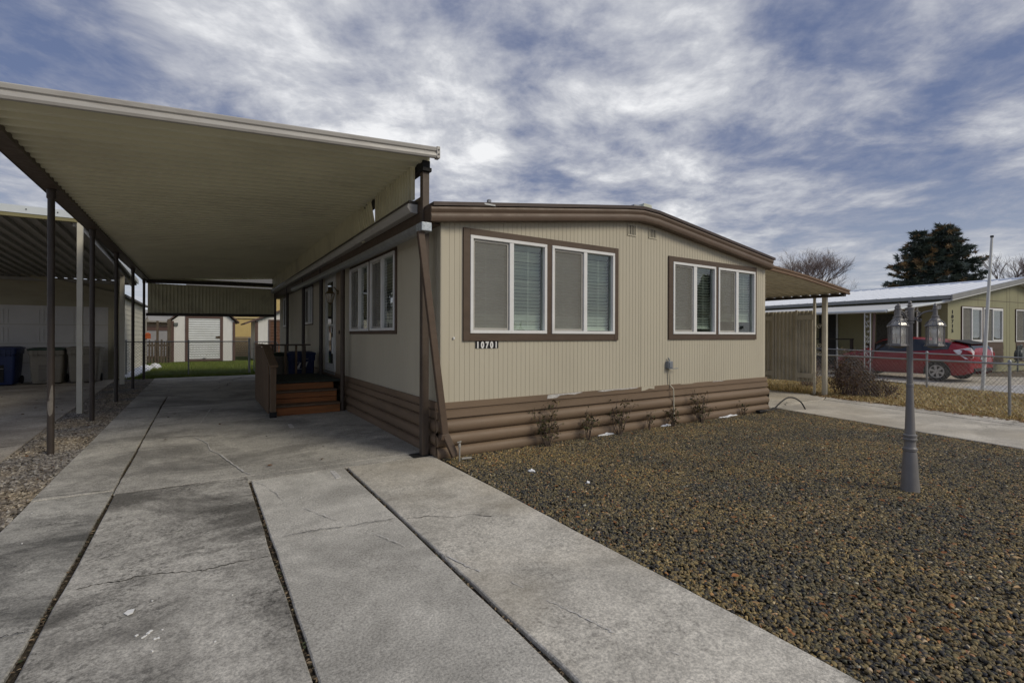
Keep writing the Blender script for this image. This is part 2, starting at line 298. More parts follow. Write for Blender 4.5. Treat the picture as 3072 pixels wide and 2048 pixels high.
# ------------------------------------------------------------------ mesh builder
class MB:
    def __init__(s): s.v = []; s.f = []
    def add(s, vs, fs):
        o = len(s.v); s.v += [tuple(p) for p in vs]; s.f += [tuple(i+o for i in f) for f in fs]; return s
    def quad(s, a, b, c, d): return s.add([a, b, c, d], [(0, 1, 2, 3)])
    def box(s, x0, x1, y0, y1, z0, z1):
        v = [(x, y, z) for x in (x0, x1) for y in (y0, y1) for z in (z0, z1)]
        return s.add(v, [(0, 1, 3, 2), (4, 6, 7, 5), (0, 4, 5, 1), (2, 3, 7, 6), (0, 2, 6, 4), (1, 5, 7, 3)])
    def hexa(s, p):                                     # 8 points: bottom 4 ccw, top 4 ccw
        return s.add(p, [(3, 2, 1, 0), (4, 5, 6, 7), (0, 1, 5, 4), (1, 2, 6, 5), (2, 3, 7, 6), (3, 0, 4, 7)])
    def beam(s, a, b, w, h, up=(0, 0, 1)):
        a = Vector(a); b = Vector(b); d = (b-a).normalized(); u = Vector(up)
        r = d.cross(u)
        if r.length < 1e-4: r = d.cross(Vector((1, 0, 0)))
        r.normalize(); u = r.cross(d).normalized()
        c = [a-r*w/2-u*h/2, a+r*w/2-u*h/2, a+r*w/2+u*h/2, a-r*w/2+u*h/2]
        e = [p+(b-a) for p in c]
        return s.add(c+e, [(0, 1, 2, 3), (7, 6, 5, 4), (0, 4, 5, 1), (1, 5, 6, 2), (2, 6, 7, 3), (3, 7, 4, 0)])
    def tube(s, pts, r, n=8, cap=True):
        pts = [Vector(p) for p in pts]; rs = r if isinstance(r, (list, tuple)) else [r]*len(pts)
        o = len(s.v); u = None
        for i, p in enumerate(pts):
            d = (pts[min(i+1, len(pts)-1)]-pts[max(i-1, 0)]).normalized()
            if u is None:
                u = d.orthogonal().normalized()
            else:
                u = (u-d*u.dot(d)); u = u.normalized() if u.length > 1e-5 else d.orthogonal().normalized()
            w = d.cross(u)
            for k in range(n):
                a = 2*PI*k/n; s.v.append(tuple(p+(u*math.cos(a)+w*math.sin(a))*rs[i]))
        for i in range(len(pts)-1):
            for k in range(n):
                s.f.append((o+i*n+k, o+i*n+(k+1) % n, o+(i+1)*n+(k+1) % n, o+(i+1)*n+k))
        if cap:
            s.f.append(tuple(o+k for k in reversed(range(n)))); s.f.append(tuple(o+(len(pts)-1)*n+k for k in range(n)))
        return s
    def lathe(s, prof, c=(0, 0, 0), n=16, axis='Z', cap=True):
        o = len(s.v)
        for r, z in prof:
            for k in range(n):
                a = 2*PI*k/n; x, y = r*math.cos(a), r*math.sin(a)
                p = {'Z': (x, y, z), 'X': (z, x, y), 'Y': (x, z, y)}[axis]
                s.v.append((c[0]+p[0], c[1]+p[1], c[2]+p[2]))
        for i in range(len(prof)-1):
            for k in range(n):
                s.f.append((o+i*n+k, o+i*n+(k+1) % n, o+(i+1)*n+(k+1) % n, o+(i+1)*n+k))
        if cap:
            s.f.append(tuple(o+k for k in reversed(range(n)))); s.f.append(tuple(o+(len(prof)-1)*n+k for k in range(n)))
        return s
    def prism(s, poly, fn, d0, d1):                     # 2D poly (u,z), fn(u,d,z)->xyz
        n = len(poly)
        v = [fn(u, d0, z) for u, z in poly]+[fn(u, d1, z) for u, z in poly]
        f = [tuple(range(n)), tuple(reversed(range(n, 2*n)))]+[(i, i+n, (i+1) % n+n, (i+1) % n) for i in range(n)]
        return s.add(v, f)
    def sweep(s, prof, path, closed=True, caps=True):   # prof: list of fn offsets (dx,dy,dz); path: list of points
        n = len(prof); o = len(s.v)
        for p in path:
            for q in prof: s.v.append((p[0]+q[0], p[1]+q[1], p[2]+q[2]))
        for i in range(len(path)-1):
            for k in range(n if closed else n-1):
                s.f.append((o+i*n+k, o+i*n+(k+1) % n, o+(i+1)*n+(k+1) % n, o+(i+1)*n+k))
        if caps and closed:
            s.f.append(tuple(o+k for k in reversed(range(n)))); s.f.append(tuple(o+(len(path)-1)*n+k for k in range(n)))
        return s
    def build(s, name, m, parent=None, world=True, smooth=False, bevel=0., recalc=True, tint=None):
        me = bpy.data.meshes.new(name)
        off = (parent.location if (parent is not None and world) else Vector((0, 0, 0)))
        if parent is not None and world and parent.parent is not None: off = parent.parent.location + parent.location
        me.from_pydata([(x-off[0], y-off[1], z-off[2]) for x, y, z in s.v], [], s.f)
        if recalc:
            bm = bmesh.new(); bm.from_mesh(me); bmesh.ops.recalc_face_normals(bm, faces=bm.faces); bm.to_mesh(me); bm.free()
        me.materials.append(m)
        if tint is not None:
            at = me.attributes.new('tint', 'FLOAT_COLOR', 'POINT'); at.data.foreach_set('color', np.asarray(tint, dtype=np.float32).ravel())
        if smooth:
            me.polygons.foreach_set('use_smooth', [True]*len(me.polygons))
            me.set_sharp_from_angle(angle=R(smooth if smooth is not True else 40))
        o = bpy.data.objects.new(name, me); COL.objects.link(o)
        if parent is not None: o.parent = parent
        if bevel:
            b = o.modifiers.new('edge', 'BEVEL'); b.width = bevel; b.segments = 2; b.limit_method = 'ANGLE'; b.angle_limit = R(40)
        return o
def np_mesh(name, V, F, m, parent=None, tint=None, smooth=False):
    me = bpy.data.meshes.new(name); V = np.asarray(V, dtype=np.float32); F = np.asarray(F, dtype=np.int32)
    me.vertices.add(len(V)); me.vertices.foreach_set('co', V.ravel())
    k = F.shape[1]; me.loops.add(F.size); me.loops.foreach_set('vertex_index', F.ravel())
    me.polygons.add(len(F)); me.polygons.foreach_set('loop_start', np.arange(len(F), dtype=np.int32)*k)
    me.update(calc_edges=True); me.materials.append(m)
    if tint is not None:
        at = me.attributes.new('tint', 'FLOAT_COLOR', 'POINT'); at.data.foreach_set('color', np.asarray(tint, dtype=np.float32).ravel())
    o = bpy.data.objects.new(name, me); COL.objects.link(o)
    if parent is not None: o.parent = parent
    return o
def tag(o, label=None, cat=None, group=None, kind=None):
    if label: o['label'] = label
    if cat: o['category'] = cat
    if group: o['group'] = group
    if kind: o['kind'] = kind
    return o
def thing(name, label, cat, loc=(0, 0, 0), rotz=0, group=None):
    o = bpy.data.objects.new(name, None); COL.objects.link(o); o.location = loc; o.rotation_euler = (0, 0, rotz)
    o.empty_display_size = .1
    return tag(o, label, cat, group)
def children(o): return [c for c in bpy.data.objects if c.parent == o]
def dup(o, loc=None, rotz=None, label=None, parent=None):
    kids = children(o); c = o.copy(); COL.objects.link(c)
    if parent is not None: c.parent = parent
    if loc is not None: c.location = loc
    if rotz is not None: c.rotation_euler = (0, 0, rotz)
    if label: c['label'] = label
    for k in kids: dup(k, parent=c)
    return c
def text_mesh(name, txt, size, m, parent, fn, ext=.004, shear=0., spacing=1., bold=0.):
    cu = bpy.data.curves.new(name, 'FONT'); cu.body = txt; cu.size = size; cu.extrude = ext; cu.shear = shear; cu.space_character = spacing; cu.offset = bold
    cu.align_x = 'CENTER'; cu.align_y = 'BOTTOM_BASELINE'
    t = bpy.data.objects.new('tmp', cu); COL.objects.link(t)
    dg = bpy.context.evaluated_depsgraph_get(); me = bpy.data.meshes.new_from_object(t.evaluated_get(dg))
    bpy.data.objects.remove(t); bpy.data.curves.remove(cu)
    b = MB(); b.v = [fn(*v.co) for v in me.vertices]; b.f = [tuple(p.vertices) for p in me.polygons]
    bpy.data.meshes.remove(me)
    return b.build(name, m, parent)
def corrugated(mb, fn, length, width, pitch, depth, shape='trap', flat=.5):
    """sheet whose ribs repeat along `length`; fn(l, w, d) -> xyz; w runs along the ribs"""
    pts = []
    n = int(round(length/pitch)); p = length/n
    for i in range(n):
        l = i*p
        if shape == 'trap': pts += [(l, 0), (l+p*flat, 0), (l+p*(flat+.08), depth), (l+p*.92, depth)]
        elif shape == 'step': pts += [(l, 0), (l+p*.52, 0), (l+p*.60, depth), (l+p*.90, depth)]
        elif shape == 'pan': pts += [(l, 0), (l+p*.80, 0), (l+p*.86, depth), (l+p*.94, depth)]
        else: pts += [(l+p*k/6, depth*.5*(1-math.cos(2*PI*k/6))) for k in range(6)]
    pts.append((length, 0))
    o = len(mb.v)
    for l, d in pts: mb.v.append(tuple(fn(l, 0, d))); mb.v.append(tuple(fn(l, width, d)))
    for i in range(len(pts)-1): mb.f.append((o+2*i, o+2*i+2, o+2*i+3, o+2*i+1))
    return mb

# ================================================================== GROUND
def sheet(name, poly, z, m, kind='structure', sub=0):
    b = MB(); b.add([(x, y, z) for x, y in poly], [tuple(range(len(poly)))])
    o = b.build(name, m); o['kind'] = kind
    return o
sheet('ground', [(-400, -400), (600, -400), (600, 600), (-400, 600)], -.075, K['earth'])

# concrete driveway: separately poured slabs with open joints
def slab(b, poly, z=0., t=.12, bev=.007):
    n = len(poly); c = Vector((sum(p[0] for p in poly)/n, sum(p[1] for p in poly)/n))
    ins = []
    for i, p in enumerate(poly):
        p0 = Vector(poly[i-1]); p1 = Vector(p); p2 = Vector(poly[(i+1) % n])
        d1 = (p1-p0).normalized(); d2 = (p2-p1).normalized()
        n1 = Vector((-d1.y, d1.x)); n2 = Vector((-d2.y, d2.x)); k = (n1+n2); k = k/(max(.3, k.dot(n1)))
        ins.append(p1+k*bev)
    v = [(p[0], p[1], z-t) for p in poly]+[(p[0], p[1], z-bev*.8) for p in poly]+[(p[0], p[1], z) for p in ins]
    f = [tuple(range(2*n, 3*n))]
    for i in range(n):
        j = (i+1) % n; f += [(i, j, n+j, n+i), (n+i, n+j, 2*n+j, 2*n+i)]
    b.add(v, f)
def wob(x, y0, y1, n, amp, seed):
    r = random.Random(seed); return [(x+r.uniform(-amp, amp), y0+(y1-y0)*i/n) for i in range(n+1)]
YB = -7
def strip(m, x0a, x1a, y0, y1, z=0., seed=0, x0b=None, x1b=None, amp=.007, n=46, par=True):
    r = random.Random(seed); x0b = x0a if x0b is None else x0b; x1b = x1a if x1b is None else x1b; b = MB()
    def edge(a, c, ya, yb):
        out = []; d = 0.
        for i in range(n+1): d = d*.6+r.uniform(-amp, amp)*.8; out.append((a+(c-a)*i/n+d, ya+(yb-ya)*i/n))
        return out
    slab(b, edge(x1a, x1b, y0, y1)+edge(x0b, x0a, y1, y0), z)
    return b.build('slab' if par else 'driveway', K[m], drive if par else None)
drive = None
drive = tag(strip('concrete', -.70, 2.55, 5.80, 12.0, .003, 6, par=False), kind='structure')
strip('lane_narrow', -1.29, -.715, YB, 5.93, 0, 1)
strip('concrete', -1.29, -.722, 5.955, 20.3, .004, 2, x0b=-1.36)
strip('lane_left', -.684, .398, YB, 5.78, .008, 3)
strip('lane_mid', .432, 1.325, YB, 5.60, 0, 4, x1b=1.350)
strip('lane_right', 1.352, 2.41, YB, 5.56, .006, 5, x0b=1.384)
strip('concrete', -.70, 2.55, 12.012, 14.3, .0, 7); strip('concrete', -.733, 2.55, 14.31, 20.3, .002, 8)
b = MB(); slab(b, [(.395, 5.62), (2.41, 5.585), (2.55, 5.60), (2.55, 5.79), (.395, 5.79)], .002, bev=.004); b.build('slab', K['concrete'], drive)
sheet('driveway_joint_bed', [(-1.25, YB), (2.38, YB), (2.5, 20.2), (-1.3, 20.2)], -.022, K['joint'])

def ribbon(b, pts, w, z):
    pts = [Vector((p[0], p[1])) for p in pts]
    o = len(b.v); ws = w if isinstance(w, list) else [w]*len(pts)
    for i, p in enumerate(pts):
        d = (pts[min(i+1, len(pts)-1)]-pts[max(0, i-1)]).normalized(); nn = Vector((-d.y, d.x))*ws[i]/2
        b.v += [(p.x+nn.x, p.y+nn.y, z), (p.x-nn.x, p.y-nn.y, z)]
    for i in range(len(pts)-1): b.f.append((o+2*i, o+2*i+1, o+2*i+3, o+2*i+2))
def jag(pts, n, amp, seed):
    r = random.Random(seed); out = []
    for i in range(len(pts)-1):
        a = Vector(pts[i]); c = Vector(pts[i+1]); d = (c-a); nn = Vector((-d.y, d.x)).normalized()
        for k in range(n): t = k/n; out.append(a+d*t+nn*(r.uniform(-amp, amp) if (i or k) else 0))
    out.append(Vector(pts[-1])); return out
def crack(pts, w, n=8, amp=.02, seed=0, z=.0105, m='crack', name='crack', par=None):
    r = random.Random(seed+50); q = jag(pts, n, amp, seed); b = MB()
    ribbon(b, q, [w*r.uniform(.25, 1.5) for _ in q], z); b.build(name, K[m], par or drive)
C = [([(-.613, 3.729), (-.544, 3.753), (-.458, 3.733), (-.388, 3.708), (-.339, 3.742), (-.211, 3.70), (-.06, 3.637), (.017, 3.61), (.155, 3.622), (.279, 3.618), (.374, 3.601)], .012),
     ([(.516, 3.905), (.651, 3.904), (.789, 3.893), (.925, 3.847), (1.124, 3.834), (1.31, 3.803)], .012),
     ([(1.40, 3.737), (1.571, 3.705), (1.725, 3.573), (1.908, 3.537), (2.006, 3.418)], .011),
     ([(-1.28, 3.39), (-.838, 3.355), (-.765, 3.343), (-.725, 3.332)], .010), ([(-1.274, 6.029), (-.999, 6.002), (-.735, 5.95)], .014), ([(-1.222, 5.123), (-.975, 5.098), (-.73, 5.038)], .007),
     ([(-.631, 7.349), (-.299, 7.11), (-.041, 6.878), (.27, 6.306)], .006), ([(-.509, 8.571), (-.184, 8.485), (.196, 8.322)], .016), ([(.38, 8.329), (.895, 8.365), (1.832, 8.187)], .010),
     ([(1.45, 5.575), (2.3, 5.59)], .010), ([(-.66, 5.80), (.40, 5.64)], .008), ([(1.973, 4.655), (2.143, 4.634), (2.339, 4.578)], .007)]
for k, (p, w_) in enumerate(C): crack(p, w_*.62, 6, .010, k)
crack([(.2, 14.9), (.55, 16.3), (.9, 18.4), (1.4, 20.2)], .018, 10, .05, 21); crack([(-.69, 9.75), (1.1, 9.8)], .008, 10, .012, 22); crack([(-1.25, 10.2), (-.75, 10.15)], .005, 6, .006, 23)
# long wandering chalky line and the white specks on the slabs
def chalk(pts, w, seed=0, n=5, amp=.008): crack(pts, w, n, amp, seed, .0112, 'chalk', 'chalk_line')
for k, (p, w_) in enumerate([([(.162, 11.583), (.048, 10.367), (-.056, 9.401)], .012), ([(-.083, 8.348), (.057, 7.845), (.093, 7.329), (.201, 6.93), (.294, 6.427), (.375, 5.983), (.44, 5.82)], .016), ([(.46, 5.5), (.526, 5.35), (.584, 5.032), (.624, 4.742)], .007),
    ([(.753, 4.436), (.83, 4.224), (.916, 4.03)], .008), ([(1.095, 3.597), (1.152, 3.418), (1.207, 3.258)], .008), ([(1.378, 3.043), (1.405, 2.912), (1.439, 2.771), (1.478, 2.652)], .010), ([(1.579, 2.439), (1.599, 2.349)], .005),
    ([(1.638, 2.167), (1.669, 2.036), (1.707, 1.924), (1.731, 1.818), (1.741, 1.749)], .008), ([(1.852, 1.506), (1.879, 1.455)], .006)]): chalk(p, w_, 60+k)
def flake(poly, z=.0125, m='paper', name='white_mark', par=None):
    b = MB(); b.prism(poly, lambda u, d, w: (u, w, d), z-.003, z+.001); b.build(name, K[m], par or drive)
flake([(1.187, 5.54), (1.231, 5.50), (1.233, 5.22), (1.175, 5.201)], .003, 'chalk'); flake([(1.20, 8.789), (1.256, 8.754), (1.25, 8.40), (1.185, 8.396)], .008, 'chalk')
r = random.Random(5)
for k, (x, y) in enumerate([(-.271, 3.002), (-.244, 2.963), (-.231, 2.976), (-.217, 3.01), (-.193, 2.919), (-.177, 2.92), (-.167, 2.992), (-.194, 2.813), (-.233, 3.347), (.057, 2.738), (-1.187, 5.511), (-1.075, 4.757), (.147, 3.176), (.766, 4.738), (-.224, 2.995), (-.236, 2.97)]):
    s = r.uniform(.004, .010) if k < 8 or k > 13 else r.uniform(.003, .006)
    flake([(x+s*r.uniform(.5, 1.3)*math.cos(t_), y+s*r.uniform(.5, 1.3)*math.sin(t_)) for t_ in [0, 1.1, 2.3, 3.4, 4.6, 5.5]])
b = MB(); b.prism([(-.349, 3.270), (-.335, 3.298), (-.305, 3.290), (-.308, 3.248), (-.330, 3.240)], lambda u, d, w: (u, w, d+.5*(u+.33)**2*10), .011, .014)
tag(b.build('paper_scrap', K['paper']), 'torn white scrap lying on the left concrete lane', 'paper scrap')

# pale drive on the far side of the home
GX = lambda y: 9.07+.219*(y-.75)                     # edge of the stones against the pale drive
b = MB()
def E1(y): return (GX(y), y)
slab(b, [E1(-7), (GX(-7)+2.32, -7), (12.33, 5.55), E1(5.55)], .0)
slab(b, [(GX(-7)+2.36, -7), (GX(-7)+3.3, -7), (12.98, 6.1), (12.95, 5.75), (12.36, 5.55)], .004)
slab(b, [E1(5.565), (12.33, 5.57), (12.93, 5.78), (12.98, 6.12), (13.38, 6.4), (13.5, 14), (9.7, 14), (9.7, 5.9)], .002)
d2 = b.build('side_driveway', K['concrete2']); tag(d2, kind='structure')
sheet('side_drive_bed', [(GX(-7)+.1, -7), (GX(-7)+3.2, -7), (13.3, 13.5), (9.8, 13.5)], -.03, K['joint'])
crack([(11.2, 2.6), (11.5, 2.25), (12.0, 2.3)], .008, 10, .03, 31, .0085, par=d2); crack([(10.5, 5.5), (11.1, 5.75), (12.3, 5.62)], .009, 9, .03, 32, .0085, par=d2)
crack([(10.4, 2.45), (10.8, 2.3), (11.2, 2.6)], .006, 9, .03, 33, .0085, par=d2)

# neighbour's slab on the left
b = MB(); slab(b, [(-12, -7), (-1.9, -7), (-1.99, 8), (-2.13, 11), (-2.42, 20.9), (-12, 20.9)], -.005)
nbs = b.build('neighbour_driveway', K['concrete3']); tag(nbs, kind='structure')
crack([(-6.5, 9.3), (-4.2, 9.0), (-2.1, 9.05)], .02, 12, .04, 41, .0, par=nbs); crack([(-7, 11.9), (-4.5, 12.1), (-2.3, 12.0)], .012, 12, .03, 42, .0, par=nbs)
# neighbour's drive and yard on the right
sheet('neighbour_side_drive', [(17.6, -9), (27, -9), (29, 2.5), (24.6, 6), (26.5, 20), (21.6, 20), (19.6, 6.5), (18.6, 4.6)], -.03, K['concrete2'])
sheet('snow_gravel', [(18.2, -1), (24, -2), (24, 3.2), (19.6, 4.9), (18.3, 4.2)], -.026, mottled('frosty_gravel', [(.3, (.30, .29, .28)), (.5, (.48, .48, .48)), (.7, (.66, .67, .70))], 8))

gbed = sheet('gravel_bed', [(2.36, -7), (GX(-7)+.06, -7), (GX(5.5)+.06, 5.5), (9.75, 5.6), (2.40, 5.6)], -.028, K['gravelbed'])
tbed = sheet('tan_gravel_bed', [(-1.95, -7), (-1.24, -7), (-1.33, 20.4), (-2.5, 21.2), (-2.35, 18)], -.035, K['tanbed'])
sheet('lawn', [(-2.6, 20.4), (2.5, 20.35), (2.5, 20.1), (16, 20.1), (16, 40), (-2.6, 40)], -.02, K['lawnbed'])
sheet('dry_lawn', [(GX(-7)+3.2, -7), (17.8, -7), (18.5, 4.3), (21.5, 20), (13.35, 20), (13.35, 6.3), (12.9, 5.7)], -.018, K['drybed'])

def stone_group(name, m, density, smin, smax, flat, seed):
    ng = bpy.data.node_groups.new(name, 'GeometryNodeTree'); N = ng.nodes; L = ng.links
    ng.interface.new_socket('Geometry', in_out='INPUT', socket_type='NodeSocketGeometry'); ng.interface.new_socket('Geometry', in_out='OUTPUT', socket_type='NodeSocketGeometry')
    gi = N.new('NodeGroupInput'); go = N.new('NodeGroupOutput')
    dp = N.new('GeometryNodeDistributePointsOnFaces'); dp.inputs['Density'].default_value = density; dp.inputs['Seed'].default_value = seed
    L.new(gi.outputs[0], dp.inputs[0])
    jg = N.new('GeometryNodeJoinGeometry')
    for k in range(4):
        ic = N.new('GeometryNodeMeshIcoSphere'); ic.inputs['Radius'].default_value = .5; ic.inputs['Subdivisions'].default_value = 2
        sp = N.new('GeometryNodeSetPosition'); nz = N.new('ShaderNodeTexNoise'); nz.noise_dimensions = '4D'; nz.inputs['W'].default_value = 3.7*k+seed; nz.inputs['Scale'].default_value = 1.3
        sub = N.new('ShaderNodeVectorMath'); sub.operation = 'SUBTRACT'; sub.inputs[1].default_value = (.5, .5, .5); L.new(nz.outputs['Color'], sub.inputs[0])
        L.new(ic.outputs[0], sp.inputs['Geometry']); L.new(sub.outputs[0], sp.inputs['Offset'])
        sm = N.new('GeometryNodeSetMaterial'); sm.inputs['Material'].default_value = m; L.new(sp.outputs[0], sm.inputs[0])
        ss = N.new('GeometryNodeSetShadeSmooth'); L.new(sm.outputs[0], ss.inputs[0])
        gg = N.new('GeometryNodeGeometryToInstance'); L.new(ss.outputs[0], gg.inputs[0]); L.new(gg.outputs[0], jg.inputs[0])
    io = N.new('GeometryNodeInstanceOnPoints'); io.inputs['Pick Instance'].default_value = True
    L.new(dp.outputs['Points'], io.inputs['Points']); L.new(jg.outputs[0], io.inputs['Instance'])
    rr = N.new('FunctionNodeRandomValue'); rr.data_type = 'FLOAT_VECTOR'; rr.inputs[0].default_value = (-.5, -.5, 0); rr.inputs[1].default_value = (.5, .5, 6.283); rr.inputs['Seed'].default_value = 1
    L.new(rr.outputs[0], io.inputs['Rotation'])
    rs = N.new('FunctionNodeRandomValue'); rs.data_type = 'FLOAT_VECTOR'; rs.inputs[0].default_value = (smin, smin*.75, smin*flat); rs.inputs[1].default_value = (smax, smax*.8, smax*flat); rs.inputs['Seed'].default_value = 2
    L.new(rs.outputs[0], io.inputs['Scale']); L.new(io.outputs[0], go.inputs[0])
    return ng
def pebbles(name, poly, z, ng, label, sub=None):
    b = MB(); b.add([(x, y, z) for x, y in poly], [tuple(range(len(poly)))])
    o = b.build(name, K['gravelbed']); md = o.modifiers.new('stones', 'NODES'); md.node_group = ng
    return tag(o, label, 'gravel', kind='stuff')
pebbles('river_stones', [(2.405, -1.5), (GX(-1.5)+.01, -1.5), (GX(5.40)+.01, 5.40), (2.47, 5.40)], -.018, stone_group('dark_stones', K['stone'], 4200, .010, .036, .6, 3), 'dark brown river stones covering the front yard')
pebbles('tan_pebbles', [(-1.93, 3.0), (-1.31, 3.0), (-1.31, 6), (-1.28, 8), (-1.36, 20.3), (-2.40, 20.5), (-2.12, 11), (-1.99, 8)], -.02, stone_group('pale_stones', K['tanstone'], 1900, .018, .050, .6, 8), 'pale tan pebble strip between the two driveways')

# fallen leaves
def leaves(name, pts, label, size=(.03, .07), cols=((.30, .13, .05), (.24, .10, .04), (.36, .22, .10), (.17, .08, .035), (.40, .27, .14))):
    V = []; F = []; T = []
    for x, y, z in pts:
        s = random.uniform(*size); a = random.uniform(0, 6.28); c = random.choice(cols); k = random.uniform(.8, 1.2)
        ca, sa = math.cos(a), math.sin(a); h = random.uniform(.1, .45)*s; t = random.uniform(-.4, .4)
        L = [(-.5, 0, .0), (-.2, .22, h/s), (.15, .2, h/s*.8), (.5, 0, .1), (.15, -.2, h/s*.7), (-.2, -.22, h/s*.9), (0, 0, .0)]
        o = len(V)
        for u, v, w in L:
            V.append((x+s*(u*ca-v*sa), y+s*(u*sa+v*ca), z+s*(w*.6+.12+t*v))); T.append((*[min(1, q*k) for q in c], 1))
        F += [(o+6, o+i, o+(i+1) % 6) for i in range(6)]
    o = np_mesh(name, V, F, K['leaf'], tint=T); return tag(o, label, 'leaves', kind='stuff')
P = []
for _ in range(620):
    y = random.uniform(-.2, 5.3); x = random.uniform(2.6, GX(y)-.1)
    if (x-2.4)*(5.4-y) > .15: P.append((x, y, .0))
leaves('fallen_leaves', P, 'orange brown dead leaves scattered over the dark stones', (.02, .058))
P = [(random.uniform(-1, 2.2), random.uniform(6, 19), .008) for _ in range(26)]+[(random.uniform(-6, -2.3), random.uniform(8, 19), .0) for _ in range(60)]+[(random.uniform(-1.9, -1.4), random.uniform(6, 18), .0) for _ in range(40)]
J = []
for x0, x1, y0, y1, n in ((-.70, -.70, -1, 5.9, 520), (.415, .415, -1, 5.6, 560), (1.338, 1.367, -1, 5.6, 420), (-.71, -.715, 6, 14, 300)):
    for _ in range(n):
        q = random.random()**1.2; J.append((x0+(x1-x0)*q+random.gauss(0, .009), y0+(y1-y0)*q, -.012))
leaves('joint_debris', J, 'dead grass bits and dirt caught in the open driveway joints', (.008, .032), ((.15, .11, .07), (.09, .07, .05), (.22, .17, .11), (.06, .05, .035), (.05, .06, .03)))
leaves('driveway_leaves', P, 'brown leaves blown across the carport slabs', (.03, .07), ((.10, .05, .03), (.16, .08, .04), (.07, .045, .03)))
P = []
for _ in range(1500):
    y = random.uniform(-2, 7.5); e = 12.98+.22*(y-6) if y < 6 else 13.4; x = e+abs(random.gauss(0, .35))-.12
    P.append((x, y, .0))
for _ in range(900): P.append((random.uniform(13, 17.5), random.uniform(-1, 12), .02))
leaves('leaf_litter', P, 'tan leaf litter heaped along the edge of the dry grass', (.03, .08), ((.38, .23, .10), (.46, .32, .16), (.28, .15, .07), (.55, .43, .26), (.20, .10, .045)))

def blades(name, n, xy, hmin, hmax, lean, w, cols, label, z=-.02):
    P = np.array([xy() for _ in range(n)]); h = rng.uniform(hmin, hmax, n); a = rng.uniform(0, 2*PI, n); ln = rng.uniform(0, lean, n)*h; la = rng.uniform(0, 2*PI, n)
    d = np.stack([np.cos(a), np.sin(a), np.zeros(n)], 1)*w; base = np.concatenate([P, np.full((n, 1), z)], 1)
    mid = base+np.stack([np.cos(la)*ln*.35, np.sin(la)*ln*.35, h*.6], 1); tip = base+np.stack([np.cos(la)*ln, np.sin(la)*ln, h*np.where(ln > h*.9, .75, 1)], 1)
    V = np.stack([base-d/2, base+d/2, mid+d*.35, mid-d*.35, tip], 1).reshape(-1, 3)
    i = np.arange(n)[:, None]*5
    F = np.concatenate([i+np.array([[0, 1, 2]]), i+np.array([[0, 2, 3]]), i+np.array([[3, 2, 4]])])
    cc = np.array(cols)[rng.integers(0, len(cols), n)]*rng.uniform(.75, 1.25, (n, 1)); T = np.repeat(np.concatenate([cc, np.ones((n, 1))], 1), 5, 0)
    return tag(np_mesh(name, V, F, K['blade'], tint=np.clip(T, 0, 1)), label, 'grass', kind='stuff')
blades('lawn_grass', 42000, lambda: (random.uniform(-2.3, 6.5), 20.5+11*random.random()**1.3), .04, .09, .6, .012, [(.13, .19, .03), (.17, .22, .04), (.10, .15, .025), (.22, .23, .06)], 'short green grass of the back yard')
def dryxy():
    while True:
        y = random.uniform(-2, 13); e = 12.95+.215*(y-5.8) if y < 5.8 else 13.45
        f = 18.3 + .23*(y-4) if y > -2 else 18
        x = e+(f-e)*random.random()**1.15
        if math.sin(x*2.1+1)*math.sin(y*1.7+x) > random.uniform(-1.3, .6) or random.random() < .5: return (x, y)
blades('dry_grass', 75000, dryxy, .02, .085, 2.2, .010, [(.56, .42, .18), (.68, .55, .28), (.42, .29, .12), (.78, .66, .39), (.32, .21, .085), (.34, .31, .11)], 'matted dry yellow grass strip beside the pale drive')
blades('tall_dry_grass', 2600, lambda: (lambda t: (13.3+random.gauss(0, .08)+(0 if t < 6 else .0)+5.0*max(0, 0), t))(random.uniform(6.3, 12)), .10, .34, .8, .010, [(.50, .36, .15), (.56, .43, .21), (.38, .25, .10), (.44, .36, .14)], 'taller golden dry grass under the corrugated screen')

# ================================================================== THE MANUFACTURED HOME
XL, XR, YF, YK = 2.48, 9.70, 5.47, 20.2
ZS = .655                                              # underside of the siding
def zroof(x):
    xs = [2.26, 5.586, 5.945, 6.304, 9.74, 10.02]; zs = [3.084, 3.530, 3.566, 3.550, 3.095, 3.058]
    return float(np.interp(x, xs, zs))
home = thing('mobile_home', 'tan single storey manufactured home with brown trim and log skirting', 'house', (6.1, 12.8, 0))
FRONT = lambda u, o, z: (u, YF-o, z)
LEFT = lambda u, o, z: (XL-o, u, z)
def grooved(name, fn, u0, u1, zb, zt, holes, pitch, m, parent, gw=.0045, gd=.004, skip=None):
    bps = {round(u0, 5): 0., round(u1, 5): 0.}
    n = int((u1-u0)/pitch)
    seq = []
    for i in range(1, n+1):
        c = u0+i*pitch-pitch*.5
        seq += [(c-gw, 0), (c-gw*.4, -gd), (c+gw*.4, -gd), (c+gw, 0)]
    def dep(u):
        k = (u-u0+pitch*.5) % pitch; k = min(k, pitch-k); return -gd if k < gw*.6 else 0.
    cuts = sorted(set([round(u0, 5), round(u1, 5)]+[round(s, 5) for s, _ in seq]+[round(h, 5) for H in holes for h in H[:2]]))
    dmap = {round(s, 5): d for s, d in seq}
    b = MB()
    for a, c in zip(cuts[:-1], cuts[1:]):
        if c-a < 1e-4: continue
        da = dmap.get(a, 0.); dc = dmap.get(c, 0.); mid = (a+c)/2
        segs = [(lambda u: zb, zt)]
        for h0, h1, z0, z1 in holes:
            if h0 < mid < h1: segs = [(lambda u: zb, lambda u, z0=z0: z0), (lambda u, z1=z1: z1, zt)]
        for lo, hi in segs:
            if hi(mid) > lo(mid): b.quad(fn(a, da, lo(a)), fn(c, dc, lo(c)), fn(c, dc, hi(c)), fn(a, da, hi(a)))
    return b.build(name, m, parent, recalc=False)
